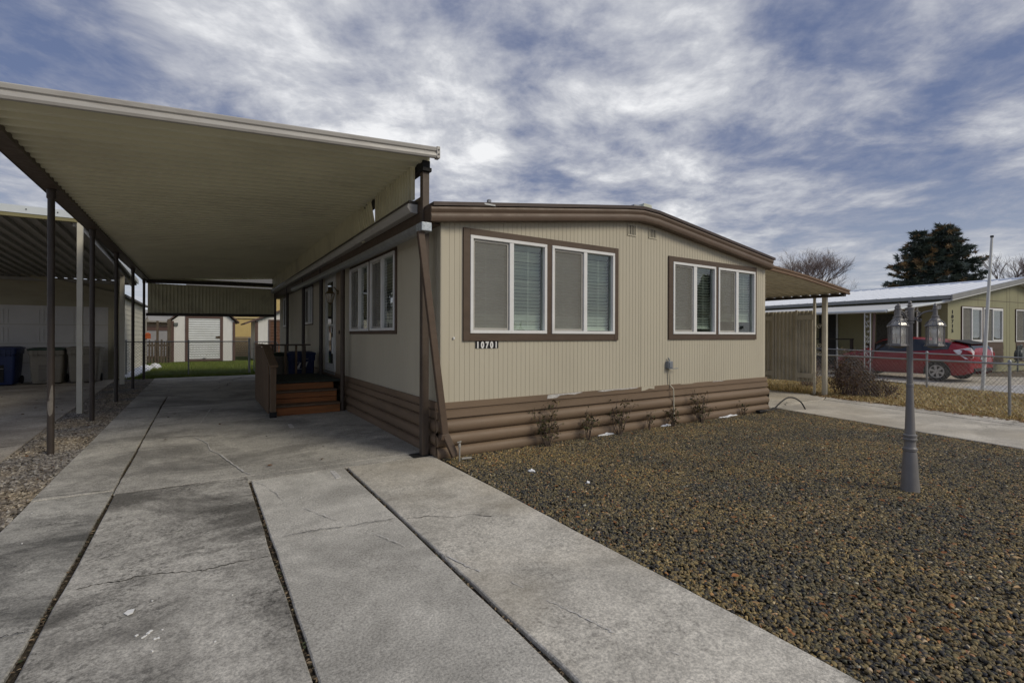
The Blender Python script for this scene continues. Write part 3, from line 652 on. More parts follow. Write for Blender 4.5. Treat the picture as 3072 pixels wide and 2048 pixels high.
FH = [(2.86, 5.43, 1.51, 2.795), (6.79, 9.31, 1.515, 2.79)]
LH = [(7.13, 9.76, 1.565, 2.78), (11.03, 12.0, .70, 2.85), (13.66, 14.82, 1.79, 2.80), (18.0, 19.1, 1.77, 2.80)]
ztop = lambda u: zroof(u)-.21
w = grooved('wall', FRONT, XL, XR, ZS, ztop, FH, .0722, K['siding'], home)
grooved('wall', LEFT, YF, YK, ZS, lambda u: 2.89, LH, .0722, K['siding'], home)
grooved('wall', lambda u, o, z: (XR+o, u, z), YF, YK, ZS, lambda u: 2.83, [], .204, K['siding'], home)
grooved('wall', lambda u, o, z: (u, YK+o, z), XL, XR, ZS, ztop, [], .204, K['siding'], home)
b = MB(); b.box(XL-.002, XL+.045, YF-.012, YF+.0, ZS, 2.84); b.box(XL-.012, XL-.0005, YF-.012, YF+.05, ZS, 2.84); b.build('corner_trim', K['siding'], home)
b = MB(); b.box(6.035, 6.055, YF-.006, YF-.0005, ZS, 3.27); b.build('seam_strip', K['siding'], home)

# roof, drip edge, moulded gable fascia
xs = [2.31, 3.4, 4.5, 5.586, 5.77, 5.945, 6.13, 6.304, 7.4, 8.6, 9.74, 9.80]
b = MB(); YO = 5.33
b.sweep([(0, YO-.02, .0), (0, YK+.25, .0), (0, YK+.25, -.045), (0, YO-.02, -.045)], [(x, 0, zroof(x)) for x in xs]); roof = b.build('roof', K['roofmetal'], home)
prof = []                                              # (outward y, dz)
for o, dz in [(YO+.012, -.050), (YO-.008, -.060), (YO-.016, -.085), (YO-.008, -.112), (YO+.004, -.128), (YO-.006, -.140), (YO-.014, -.170), (YO-.008, -.205), (YO+.004, -.228), (YO+.02, -.234), (YO+.02, -.050)]: prof.append((0, o, dz))
b = MB(); b.sweep(prof, [(x, 0, zroof(x)) for x in [2.285]+xs[1:11]])
b.build('gable_fascia', K['fascia'], roof, world=True, smooth=30)
b = MB(); b.sweep([(0, YO+.022, -.215), (0, YF+.02, -.205), (0, YF+.02, -.225), (0, YO+.022, -.232)], [(x, 0, zroof(x)) for x in [2.31]+xs[1:11]]); b.build('soffit', K['fascia'], roof)
b = MB(); b.box(2.31, 2.33, YO+.03, YK+.2, 2.86, 3.045); b.box(2.305, 2.315, 5.70, YK+.2, 3.048, 3.24); b.box(9.73, 9.75, YO+.03, YK+.2, 2.86, 3.05); b.build('eave_board_gap_shade', K['trim'], roof)  # second box is an added dark panel for the gap's shade below the valance
b = MB(); b.box(2.33, XL, YF+.03, YK+.2, 2.86, 2.875); b.box(XR, 9.73, YF+.03, YK+.2, 2.86, 2.875); b.build('side_soffit', K['fascia'], roof)
b = MB()                                               # ridge cap end
b.hexa([(5.95, 5.35, 3.563), (6.17, 5.35, 3.558), (6.17, 6.7, 3.558), (5.95, 6.7, 3.563), (5.98, 5.35, 3.636), (6.15, 5.35, 3.628), (6.15, 6.7, 3.628), (5.98, 6.7, 3.636)])
b.build('ridge_cap', mat('pale_green_flashing', (.52, .55, .46), .5, .1, 5, .03), roof, bevel=.01)
b = MB(); b.box(5.80, 5.95, 5.4, 6.5, 3.55, 3.60); b.build('ridge_flashing', K['galv'], roof)
b = MB(); b.lathe([(.030, 3.20), (.030, 3.235), (.018, 3.245)], (3.08, 5.33, -.01), 8); b.box(3.00, 3.16, 5.305, 5.312, 3.155, 3.175); b.build('splice_bracket', K['galv'], roof)

# windows -----------------------------------------------------------
def rect_ring(b, fn, u0, u1, z0, z1, t, o0, o1):
    for a in ((u0, u1, z0, z0+t), (u0, u1, z1-t, z1), (u0, u0+t, z0+t, z1-t), (u1-t, u1, z0+t, z1-t)):
        fbox(b, fn, a[0], a[1], o0, o1, a[2], a[3])
def fbox(b, fn, u0, u1, o0, o1, z0, z1):
    v = [fn(u, o, z) for u in (u0, u1) for o in (o0, o1) for z in (z0, z1)]
    b.add(v, [(0, 1, 3, 2), (4, 6, 7, 5), (0, 4, 5, 1), (2, 3, 7, 6), (0, 2, 6, 4), (1, 5, 7, 3)])
def slider(win, fn, u0, u1, z0, z1, mull, screen_first, tilt=35, raised=0., seed=0, fw=.042):
    """one white sliding unit: frame, fixed sash with clear glass, sliding sash behind an insect screen, blind behind"""
    b = MB(); rect_ring(b, fn, u0, u1, z0, z1, fw, -.05, .035); fbox(b, fn, mull[0], mull[1], -.03, .030, z0+fw, z1-fw)
    fr = b.build('frame', K['white'], win, bevel=.004)
    A = (u0+fw, mull[0]); B = (mull[1], u1-fw)
    sc, cl = (A, B) if screen_first else (B, A)
    b = MB(); rect_ring(b, fn, sc[0]+.004, sc[1]-.004, z0+fw+.004, z1-fw-.004, .026, -.012, .006); b.build('sash', mat('grey_sash', (.40, .39, .36), .5, .08, 5, .02) if 'sash' not in K else K['sash'], win)
    b = MB(); fbox(b, fn, sc[0]+.03, sc[1]-.03, -.004, -.002, z0+fw+.03, z1-fw-.03); b.build('screen', K['screen'], win)
    b = MB(); fbox(b, fn, cl[0], cl[1], -.020, -.016, z0+fw, z1-fw); fbox(b, fn, sc[0]+.01, sc[1]-.01, -.035, -.031, z0+fw, z1-fw); b.build('pane', K['glass'], win)
    b = MB(); zt = z1-fw-.03; zb = z0+fw+raised; n = int((zt-zb)/.047); r = random.Random(seed)
    for k in range(n):
        z = zt-(k+.5)*(zt-zb)/n; a = R(tilt+r.uniform(-3, 3)+(14 if k > n*.8 else 0)); w = .025; sag = r.uniform(-.003, .003)
        dx, dz = math.cos(a)*w, math.sin(a)*w
        b.quad(fn(u0+.05, -.085-dx, z-dz), fn(u1-.05, -.085-dx, z-dz+sag), fn(u1-.05, -.085+dx, z+dz+sag), fn(u0+.05, -.085+dx, z+dz))
    fbox(b, fn, u0+.045, u1-.045, -.105, -.065, zt, zt+.035); fbox(b, fn, u0+.05, u1-.05, -.10, -.07, zb-.02, zb)
    for c in (.22, .78):
        u = u0+(u1-u0)*c; fbox(b, fn, u-.003, u+.003, -.06, -.058, zb, zt)
    b.build('blind', K['blind'], win, recalc=False)
K['sash'] = mat('grey_sash', (.40, .39, .36), .5, .08, 5, .02)
def recess(win, fn, u0, u1, z0, z1, d=.6):
    b = MB()
    P = lambda u, o, z: fn(u, o, z)
    b.quad(P(u0, -d, z0), P(u1, -d, z0), P(u1, -d, z1), P(u0, -d, z1)); b.quad(P(u0, 0, z0), P(u0, -d, z0), P(u0, -d, z1), P(u0, 0, z1)); b.quad(P(u1, 0, z0), P(u1, 0, z1), P(u1, -d, z1), P(u1, -d, z0))
    b.quad(P(u0, 0, z0), P(u1, 0, z0), P(u1, -d, z0), P(u0, -d, z0)); b.quad(P(u0, 0, z1), P(u0, -d, z1), P(u1, -d, z1), P(u1, 0, z1))
    b.build('window_recess', K['dark'], win, recalc=False)
def trim_board(fn, u0, u1, z0, z1, in0, in1, iz0, iz1, mids, o=.026, m='trim', slope=0.):
    b = MB(); fbox(b, fn, u0, in0, -.001, o, z0, z1); fbox(b, fn, in1, u1, -.001, o, z0, z1); fbox(b, fn, in0, in1, -.001, o-.002, iz1, z1); fbox(b, fn, in0, in1, -.001, o-.002, z0, iz0)
    for a, c in mids: fbox(b, fn, a, c, -.05, o-.003, iz0, iz1)
    o_ = b.build('window', K[m], home, bevel=.003); return o_
wA = trim_board(FRONT, 2.778, 5.503, 1.427, 2.868, 2.872, 5.418, 1.522, 2.784, [(4.094, 4.185)])
slider(wA, FRONT, 2.874, 4.094, 1.524, 2.782, (3.469, 3.536), True, 47, .03, 1); slider(wA, FRONT, 4.185, 5.416, 1.524, 2.782, (4.782, 4.848), True, 47, .03, 2); recess(wA, FRONT, *FH[0])
wB = trim_board(FRONT, 6.700, 9.352, 1.436, 2.868, 6.806, 9.298, 1.528, 2.778, [(8.006, 8.086)])
slider(wB, FRONT, 6.808, 8.006, 1.530, 2.776, (7.362, 7.452), True, 30, .08, 3); slider(wB, FRONT, 8.086, 9.296, 1.530, 2.776, (8.648, 8.727), True, 44, .22, 4); recess(wB, FRONT, *FH[1])
# left wall: u runs away from the street
wC = trim_board(LEFT, 7.06, 9.79, 1.515, 2.835, 7.125, 9.765, 1.570, 2.79, [(8.385, 8.495)], .02)
slider(wC, LEFT, 7.127, 8.385, 1.572, 2.788, (7.735, 7.790), False, 20, .10, 5); slider(wC, LEFT, 8.495, 9.763, 1.572, 2.788, (9.085, 9.140), False, 20, .10, 6); recess(wC, LEFT, *LH[0])
wD = trim_board(LEFT, 13.62, 14.86, 1.765, 2.84, 13.665, 14.815, 1.795, 2.795, [], .015)
slider(wD, LEFT, 13.667, 14.813, 1.797, 2.793, (14.2, 14.25), False, 30, .1, 7); recess(wD, LEFT, *LH[2])
wE = trim_board(LEFT, 17.95, 19.13, 1.745, 2.84, 18.005, 19.095, 1.775, 2.795, [], .015)
slider(wE, LEFT, 18.007, 19.093, 1.777, 2.793, (18.5, 18.55), False, 30, .1, 8); recess(wE, LEFT, *LH[3])

# storm door ---------------------------------------------------------
b = MB(); rect_ring(b, LEFT, 11.03, 12.0, .68, 2.87, .055, -.03, .035); dr = b.build('storm_door', K['door'], home, bevel=.004)
b = MB(); rect_ring(b, LEFT, 11.09, 11.94, .74, 2.81, .11, .0, .03); fbox(b, LEFT, 11.2, 11.83, .004, .028, 1.70, 1.74); fbox(b, LEFT, 11.72, 11.745, .004, .028, .85, 1.70); b.build('door_leaf', K['door'], dr, bevel=.004)
b = MB(); fbox(b, LEFT, 11.2, 11.83, .012, .016, .85, 2.70); b.build('pane', K['glass'], dr)
b = MB(); fbox(b, LEFT, 11.05, 11.98, -.12, -.08, .70, 2.85); b.build('inner_door', mat('grey_inner_door', (.28, .27, .24), .5, .1, 4, .02), dr)
b = MB(); b.tube([LEFT(11.145, .03, 1.68), LEFT(11.145, .075, 1.68), LEFT(11.145, .075, 1.55), LEFT(11.145, .03, 1.55)], .009, 8); b.build('handle', K['white'], dr, smooth=True)
b = MB(); fbox(b, LEFT, 10.98, 12.05, .0, .05, .62, .66); b.build('threshold', K['galv'], dr)
b = MB(); b.tube([LEFT(11.16, .045, 1.08), LEFT(11.16, .045, 1.45)], .018, 8); b.build('door_closer', K['white'], dr, smooth=True)
# brown panel and bell beside the door
b = MB(); fbox(b, LEFT, 10.45, 10.98, .002, .012, .66, 2.84); b.build('door_side_panel', mat('warm_tan_panel', (.33, .27, .20), .6, .05, 2, .05), home)
b = MB(); fbox(b, LEFT, 10.63, 10.68, .012, .03, 1.52, 1.60); b.build('door_bell', K['black'], home)
# carriage lamp beside the door
b = MB(); b.lathe([(.05, -.012), (.05, .012), (.03, .02)], LEFT(10.78, .02, 2.42), 12, 'X'); wl = b.build('wall_lamp', K['brass'], home, smooth=True)
b = MB(); b.tube([LEFT(10.78, .02, 2.42), LEFT(10.78, .09, 2.52), LEFT(10.78, .16, 2.52), LEFT(10.78, .18, 2.44)], .010, 8); b.lathe([(.012, .10), (.03, .07), (.10, .0), (.105, -.012), (.09, -.012)], LEFT(10.78, .18, 2.39), 8)
for k in range(8):
    a = k*PI/4; b.tube([LEFT(10.78+.095*math.cos(a), .18+.095*math.sin(a), 2.38), LEFT(10.78+.055*math.cos(a), .18+.055*math.sin(a), 2.19)], .006, 5)
b.lathe([(.06, .0), (.03, -.02), (.012, -.05)], LEFT(10.78, .18, 2.19), 8); b.build('lamp_cage', K['brass'], wl)
b = MB(); b.lathe([(.09, .0), (.052, -.19)], LEFT(10.78, .18, 2.378), 8); b.build('lamp_glass', K['lampglass'], wl)

# log skirting -------------------------------------------------------
def skprof():
    p = [(-.02, .662), (.028, .662), (.030, .585), (.012, .578), (.012, .560), (.042, .555), (.046, .475), (.040, .468), (.012, .462), (.012, .448)]
    for zc in (.365, .20, .035):
        for k in range(11):
            a = PI/2-PI*k/10; p.append((.008+.072*math.cos(a), zc+.083*math.sin(a)))
    p += [(.0, -.06), (-.02, -.06)]
    return p
b = MB(); pr = skprof()
b.sweep([(0, YF-o, z) for o, z in pr], [(XL-.07+.0, 0, 0)]+[(XL+.4*k, 0, 0) for k in range(1, 18)]+[(XR+.03, 0, 0)]); sk = b.build('skirting', K['skirt'], home, smooth=35)
b = MB(); b.sweep([(XL-o, 0, z) for o, z in pr], [(0, YF-.012, 0)]+[(0, YF+.4*k, 0) for k in range(1, 37)]+[(0, YK, 0)]); b.build('skirting', K['skirt'], home, smooth=35)
b = MB(); b.sweep([(XR+o, 0, z) for o, z in pr], [(0, YF, 0), (0, YK, 0)]); b.build('skirting', K['skirt'], home, smooth=35)
# patches where the paint of the trim board has gone
def chip(pts, m, o=.0315): 
    b = MB(); b.prism(pts, lambda u, d, z: FRONT(u, d, z), o-.002, o+.0015); b.build('paint_chip', K[m], sk)
chip([(4.10, .605), (4.11, .655), (4.20, .660), (4.72, .664), (4.76, .655), (4.68, .648), (4.60, .632), (4.48, .646), (4.33, .638), (4.27, .608)], 'chalk')
chip([(5.05, .650), (5.15, .664), (5.95, .664), (5.90, .652), (5.6, .645), (5.45, .652), (5.2, .640)], 'chalk')
chip([(6.02, .60), (6.02, .664), (6.33, .664), (6.33, .615), (6.2, .63), (6.1, .605)], 'siding')
chip([(7.0, .655), (7.0, .665), (7.4, .665), (7.3, .652)], 'siding'); chip([(7.9, .652), (7.95, .665), (8.3, .665), (8.2, .654)], 'chalk')

# gable vents, number plates, outlet box, faucet ---------------------
def gable_vent(x0, x1, z0, z1):
    b = MB(); rect_ring(b, FRONT, x0, x1, z0, z1, .018, .0, .012)
    n = 5
    for k in range(1, n): 
        u = x0+(x1-x0)*k/n; fbox(b, FRONT, u-.0065, u+.0065, .001, .011, z0+.018, z1-.018)
    v = b.build('gable_vent', K['siding'], home)
    b = MB(); fbox(b, FRONT, x0+.01, x1-.01, .0, .002, z0+.01, z1-.01); b.build('vent_opening', K['dark'], v)
gable_vent(5.715, 5.915, 3.105, 3.29); gable_vent(6.205, 6.405, 3.115, 3.285)
for k, ch in enumerate('10701'):
    u = 2.994+k*.069
    b = MB(); fbox(b, FRONT, u-.033, u+.033, .001, .007, 1.330, 1.4265); np_ = b.build('number_plate', K['black'], home)
    text_mesh('numeral', ch, .112, K['numeral'], np_, lambda x, y, z, u=u: FRONT(u+x*.80, .0095+z*.2, 1.337+y), .006, .0, bold=.006)
b = MB(); fbox(b, FRONT, 6.645, 6.755, .0, .065, .945, 1.065); b.tube([FRONT(6.70, .03, 1.065), FRONT(6.70, .03, 1.10), FRONT(6.67, .03, 1.12)], .012, 8); el = b.build('outlet_box', K['elec'], home, bevel=.006)
b = MB(); fbox(b, FRONT, 6.66, 6.74, .065, .078, .955, 1.05); fbox(b, FRONT, 6.64, 6.88, .066, .08, .935, .947); b.build('box_cover', K['elec'], el, bevel=.004)
b = MB(); b.tube([FRONT(6.70, .03, .945), FRONT(6.72, .03, .66), FRONT(6.73, .095, .60), FRONT(6.75, .10, .02)], .011, 8); b.build('conduit', K['siding'], el, smooth=True)
b = MB(); b.box(2.64, 2.66, YF-.02, YF, 1.452, 1.476); b.build('wall_hook', K['white'], home)

# eave gutter of the home and its leaning downspout -------------------
b = MB(); gp = [(2.305, 0, 2.83), (2.19, 0, 2.845), (2.18, 0, 2.79), (2.21, 0, 2.755), (2.28, 0, 2.75), (2.305, 0, 2.77)]
b.sweep(gp, [(0, 5.50, 0), (0, 8, -.0), (0, 9.5, .004), (0, 12, .01), (0, 15.4, .02)]); gt = b.build('eave_gutter', K['galv'], home, smooth=30)
b = MB(); b.box(2.17, 2.30, 5.34, 5.53, 2.735, 2.84); b.build('gutter_end_outlet', mat('bright_galvanised', (.42, .46, .49), .3, .15, 9, .03, metallic=.5), gt, bevel=.008)
b = MB(); b.beam((2.185, 5.42, 2.74), (2.475, 5.33, .27), .084, .062, (0, 1, 0)); b.beam((2.475, 5.33, .30), (2.575, 5.26, .035), .084, .066, (0, 1, 0)); ds = b.build('downspout', K['trim'], home, bevel=.008)
b = MB(); b.beam((2.455, 5.335, .235), (2.465, 5.33, .30), .10, .078, (0, 1, 0)); b.build('downspout_collar', K['trim'], ds, bevel=.008)

# ================================================================== LEFT CARPORT
car_p = thing('carport', 'long flat metal carport on brown posts along the left side of the home', 'carport', (.35, 12.9, 0))
zc = lambda x: 3.38+(x+1.55)*.0755                      # underside of the pans
CY0, CY1 = 5.46, 20.75
b = MB(); corrugated(b, lambda l, w, d: (-1.66+w, CY0+.06+l, zc(-1.66+w)+.040-d), CY1-CY0-.06, 4.05, .19, .060, 'step')
pan = b.build('roof_pans', K['pan'], car_p, recalc=False)
b = MB(); b.add([(-1.7, CY0+.05, zc(-1.7)+.078), (2.40, CY0+.05, zc(2.40)+.078), (2.40, CY1, zc(2.40)+.078), (-1.7, CY1, zc(-1.7)+.078)], [(0, 1, 2, 3)]); b.build('roof_skin', K['gutterw'], car_p)
b = MB()                                               # moulded front edge
pr = [(0, CY0+.05, .0), (0, CY0+.0, -.012), (0, CY0-.018, -.010), (0, CY0-.030, .012), (0, CY0-.026, .040), (0, CY0-.010, .052), (0, CY0-.006, .066), (0, CY0-.024, .074), (0, CY0-.030, .108), (0, CY0-.024, .118), (0, CY0+.05, .124)]
b.sweep(pr, [(x, 0, zc(x)) for x in (-1.78, -.5, 1, 2.40)]); b.build('front_fascia', K['gutterw'], car_p, smooth=30)
b = MB(); b.box(2.402, 2.445, CY0-.034, CY0+.05, zc(2.4)-.014, zc(2.4)+.128); fc = b.build('fascia_end_cap', K['gutterw'], car_p, bevel=.004)
for z in (.03, .085):
    b = MB(); b.lathe([(.010, 0), (.008, .004)], (2.425, CY0-.040, zc(2.4)+z), 8, 'Y'); b.build('screw', K['black'], fc)
b = MB(); b.box(-1.70, -1.52, CY0+.02, CY1, 3.325, 3.352); b.box(-1.71, -1.69, CY0+.02, CY1, 3.325, 3.45); b.box(-1.54, -1.52, CY0+.02, CY1, 3.352, 3.385); b.build('side_beam', K['post'], car_p)
b = MB(); b.box(2.29, 2.385, CY0+.14, CY1, zc(2.33)-.10, zc(2.33)-.006); b.build('house_beam', K['rubber'], car_p)  # beam and bracket near-black: shadow under the fascia end put into colour
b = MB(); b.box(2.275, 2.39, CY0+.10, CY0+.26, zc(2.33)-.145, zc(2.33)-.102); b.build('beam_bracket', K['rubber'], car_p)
def pole(x, y, z1, r, m, flange=True):
    b = MB(); b.lathe([(r, -.02), (r, z1)], (x, y, 0), 16); p = b.build('post', K[m], car_p, smooth=True)
    if flange: 
        b = MB(); b.lathe([(r*1.02, 0), (r*1.28, .012), (r*1.28, .11), (r*1.5, .112), (r*1.5, .125)], (x, y, z1-.125), 16); b.build('post_collar', K[m], p, smooth=True)
    return p
for k, y in enumerate((5.35, 8.25, 11.0, 13.85, 17.0, 20.1)):
    if k == 0: continue
    p = pole(-1.60-.008*k, y, 3.326, .037, 'darkpost')
    if k == 1:                                          # bare patch on the nearest post
        b = MB(); r = random.Random(3); r_ = .0382
        rows = [(.47, -2.1, -1.9), (.50, -2.45, -1.35), (.56, -2.75, -1.15), (.64, -2.8, -1.15), (.70, -2.2, -1.1), (.76, -2.0, -1.15), (.82, -1.75, -1.2), (.86, -1.5, -1.3)]
        for (z0, a0, a1), (z1, c0, c1) in zip(rows[:-1], rows[1:]):
            for i in range(6):
                f = lambda s, e, t: s+(e-s)*t
                q = []
                for z, s, e, t in ((z0, a0, a1, i/6), (z0, a0, a1, (i+1)/6), (z1, c0, c1, (i+1)/6), (z1, c0, c1, i/6)): a = f(s, e, t)+PI*.12; q.append((-1.608+r_*math.cos(a), y+r_*math.sin(a), z))
                b.quad(*q)
        b.build('bare_patch', K['wear'], p, smooth=True)
for k, y in enumerate((5.64, 9.80, 11.86, 14.2, 17.16, 20.3)):
    if k == 0:
        b = MB(); b.box(2.285, 2.375, y-.045, y+.045, -.02, zc(2.33)-.148); p = b.build('post', K['post'], car_p, bevel=.006)
        b = MB(); b.box(2.17, 2.49, y-.10, y+.10, .0, .014); b.build('base_plate', K['rubber'], p)
    else: pole(2.33, y, zc(2.33)-.10, .043, 'darkpost' if k > 1 else 'post', False)
# corrugated valance along the home with its loose sheet
def valance(y0, y1, z0, z1, tilt=0., piv=None, x=2.272, dx=0.):
    b = MB(); ca, sa = math.cos(tilt), math.sin(tilt); py, pz = piv or (y0, z0)
    def fn(l, w, d):
        y, z = y0+l-py, z0+w-pz
        return (x-d-dx*(z/.5), py+y*ca-z*sa, pz+y*sa+z*ca)
    corrugated(b, fn, y1-y0, z1-z0, .105, .03, 'step'); return b.build('valance_sheet', K['cream'], car_p, recalc=False)
valance(5.82, 7.42, 3.225, zc(2.33)-.005); valance(7.44, 8.12, 3.215, zc(2.33)-.03, R(-17), (7.44, 3.215), 2.258, .04); valance(8.12, 11.2, 3.215, zc(2.33)-.004, 0, None, 2.280); valance(11.2, 20.5, 3.21, zc(2.33)-.004)
b = MB(); b.box(2.19, 2.30, 5.80, 20.5, 3.158, 3.20); b.build('gutter_gap_shade', K['darkpost'], car_p)  # dark lid over the gutter, painting the shaded gap under the valance
b = MB(); g2 = [(2.30, 0, 3.165), (2.175, 0, 3.155), (2.165, 0, 3.115), (2.185, 0, 3.08), (2.21, 0, 3.05), (2.30, 0, 3.045)]
b.sweep(g2, [(0, 5.80, 0), (0, 7.3, 0), (0, 8.4, .0)]); b.build('roof_gutter', K['gutterw'], car_p, smooth=30)
b = MB(); b.sweep([(x+.004, y, z-.004) for x, y, z in g2], [(0, 8.42, 0), (0, 12, .0), (0, 16, .01), (0, 20.4, .02)]); b.build('roof_gutter', K['gutterw'], car_p, smooth=30)
# end screen of corrugated sheets between two beams
b = MB(); corrugated(b, lambda l, w, d: (-1.56+l, 20.32-d, 2.17+w), 3.86, 1.06, .105, .032, 'step'); b.build('end_screen', K['cream'], car_p, recalc=False)
b = MB(); corrugated(b, lambda l, w, d: (-1.50+l, 20.36-d, 3.28+w), 3.80, .165, .105, .022, 'trap', .45); b.build('end_screen', K['cream'], car_p, recalc=False)
b = MB(); b.hexa([(-1.6, 20.24, 2.12), (2.36, 20.24, 2.165), (2.36, 20.30, 2.165), (-1.6, 20.30, 2.12), (-1.6, 20.24, 2.22), (2.36, 20.24, 2.265), (2.36, 20.30, 2.265), (-1.6, 20.30, 2.22)]); b.hexa([(-1.6, 20.24, 3.225), (2.36, 20.24, 3.32), (2.36, 20.30, 3.32), (-1.6, 20.30, 3.225), (-1.6, 20.24, 3.345), (2.36, 20.24, 3.435), (2.36, 20.30, 3.435), (-1.6, 20.30, 3.345)])
b.build('cross_beam', K['darkpost'], car_p)

# ================================================================== PORCH
po = thing('porch', 'wooden entry porch with red orange steps and brown railing beside the home', 'porch', (1.75, 11, 0))
b = MB(); b.box(1.12, 2.42, 10.30, 12.3, .545, .58); b.build('deck', K['carpet'], po)
def riser(y, z0, z1, n): 
    b = MB()
    for k in range(n): 
        a = z0+(z1-z0)*k/n; c = z0+(z1-z0)*(k+1)/n; b.box(1.135, 2.27, y, y+.03, a+.004, c-.004)
    b.build('riser', K['redwood'], po, bevel=.004)
riser(9.74, .0, .155, 1); riser(10.02, .175, .385, 2); riser(10.31, .41, .54, 1)
b = MB(); b.box(1.13, 2.275, 9.72, 10.02, .157, .19); b.build('tread', K['deckwood'], po, bevel=.006)
b = MB(); b.box(1.13, 2.275, 10.0, 10.31, .388, .42); b.build('tread', K['deckwood'], po, bevel=.006)
b = MB(); b.box(1.03, 1.125, 9.60, 9.70, .10, .93); fp = b.build('railing_post', K['deckwood'], po, bevel=.006)
b = MB(); b.box(1.022, 1.133, 9.592, 9.708, .0, .105); b.build('post_shoe', K['rubber'], fp)
b = MB(); b.box(1.03, 1.12, 12.2, 12.29, .0, 1.24); b.build('railing_post', K['deckwood'], po, bevel=.006)
b = MB(); b.box(1.98, 2.06, 12.2, 12.28, .0, 1.24); b.build('railing_post', K['post'], po, bevel=.006)
b = MB(); b.box(1.045, 1.10, 10.80, 10.86, .0, 1.24); b.build('railing_post', K['deckwood'], po, bevel=.004)
b = MB(); b.beam((1.075, 9.52, .93), (1.075, 10.83, 1.275), .145, .04); b.beam((1.075, 10.80, 1.272), (1.075, 12.34, 1.272), .145, .04); b.build('handrail', K['deckwood'], po, bevel=.005)
b = MB(); b.box(1.02, 2.16, 12.17, 12.31, 1.245, 1.28); b.build('back_rail', K['post'], po, bevel=.004)
for k in range(19):
    y = 9.76+k*.135; zt = .90+min(1.0, max(0, (y-9.55)/1.28))*.34
    b = MB(); b.box(1.005, 1.03, y, y+.088, .06, zt); b.build('baluster', K['deckwood'], po)
for x in (1.33, 1.60, 1.83): 
    b = MB(); b.box(x, x+.045, 12.22, 12.26, .5, 1.245); b.build('baluster', K['deckwood'], po)
b = MB(); b.box(1.14, 2.27, 12.26, 12.29, .0, .54); b.box(1.14, 1.17, 10.35, 12.26, .0, .54); b.build('deck_skirt', K['deckwood'], po)

# ================================================================== WHEELED BINS
def bin_(x, y, rz, body, lid, label, group, lidm=None, rec=True, w=.62, h=1.06):
    t = thing('wheeled_bin', label, 'bin', (x, y, 0), rz, group)
    def ringp(ww, dd, z, n=5, yo=0): 
        out = []; rr = .06
        for cx, cy, a0 in ((ww-rr, dd-rr, 0), (-ww+rr, dd-rr, PI/2), (-ww+rr, -dd+rr, PI), (ww-rr, -dd+rr, 1.5*PI)):
            for k in range(n): a = a0+PI/2*k/(n-1); out.append((cx+rr*math.cos(a), cy+yo+rr*math.sin(a), z))
        return out
    b = MB(); secs = [(.40, .36, .03), (.42, .38, .10), (.455, .415, .50), (.47, .435, .80), (.472, .437, .82), (.495, .46, .83), (.50, .465, .96)]
    for ww, dd, z in secs: b.v += ringp(ww*w, dd*w*1.1, z*h/1.0)
    n = 20
    for i in range(len(secs)-1): b.f += [(i*n+k, i*n+(k+1) % n, (i+1)*n+(k+1) % n, (i+1)*n+k) for k in range(n)]
    b.f += [tuple(reversed(range(n))), tuple((len(secs)-1)*n+k for k in range(n))]
    for k in range(7):                                  # ribbed collar
        x0 = -.36*w+k*.12*w; b.box(x0-.012, x0+.012, -.53*w, -.49*w, .78*h, .95*h)
    b.build('body', body, t, world=False, smooth=35)
    b = MB(); lp = [(.515, .48, .955), (.525, .49, .975), (.52, .485, 1.0), (.40, .38, 1.03)]
    for ww, dd, z in lp: b.v += ringp(ww*w, dd*w*1.1, z*h)
    for i in range(3): b.f += [(i*n+k, i*n+(k+1) % n, (i+1)*n+(k+1) % n, (i+1)*n+k) for k in range(n)]
    b.f += [tuple(reversed(range(n))), tuple(3*n+k for k in range(n))]
    b.build('lid', lidm or body, t, world=False, smooth=35)
    b = MB(); b.tube([(-.30*w, .60*w, .93*h), (.30*w, .60*w, .93*h)], .016, 8); b.box(-.32*w, -.28*w, .45*w, .62*w, .90*h, .96*h); b.box(.28*w, .32*w, .45*w, .62*w, .90*h, .96*h); b.build('handle', body, t, world=False)
    for s in (-1, 1):
        b = MB(); b.lathe([(.02, -.025), (.115, -.025), (.125, -.01), (.125, .01), (.115, .025), (.02, .025)], (s*.44*w, .40*w, .125), 14, 'X'); b.build('wheel', K['rubber'], t, world=False, smooth=35)
    if rec:
        b = MB(); b.box(-.20*w, .20*w, -.475*w, -.455*w, .10*h, .55*h); b.build('front_recess_shade', K['rubber'] if body is K['binblue'] else mat('shadowed_beige', (.14, .13, .115), .6, .1, 4, .05), t, world=False)  # raised panel in a darker tone, the shade of a recess put into colour
        b = MB(); b.tube([(-.20*w, -.49*w, .45*h), (.20*w, -.49*w, .45*h)], .012, 8); b.build('catch_bar', K['galv'] if body is K['binblue'] else body, t, world=False)
    return t
bin_(-4.98, 19.95, 0, K['binblue'], None, 'navy blue wheeled bin at the left end of the row by the garage door', 'bins lined up against the neighbour garage door', w=.86, h=1.10)
bin_(-3.92, 19.95, 0, K['binbeige'], None, 'beige wheeled bin with a dark green lid, middle of the garage row', 'bins lined up against the neighbour garage door', K['binlidgreen'], w=.80, h=1.06)
bin_(-3.08, 19.95, 0, K['binbeige'], None, 'beige wheeled bin with beige lid at the right end by the garage corner', 'bins lined up against the neighbour garage door', w=.78, h=1.08)
t = bin_(2.02, 12.78, 0, K['binblue'], None, 'navy blue wheeled bin with a white logo behind the porch railing', 'bins behind the porch', rec=False, w=.62, h=1.06)
b = MB()                                                # worn white lettering mark on its front
def mk(poly): b.prism([(u*1.0, z) for u, z in poly], lambda u, d, z: (u, -.322-d, z), .0, .003)
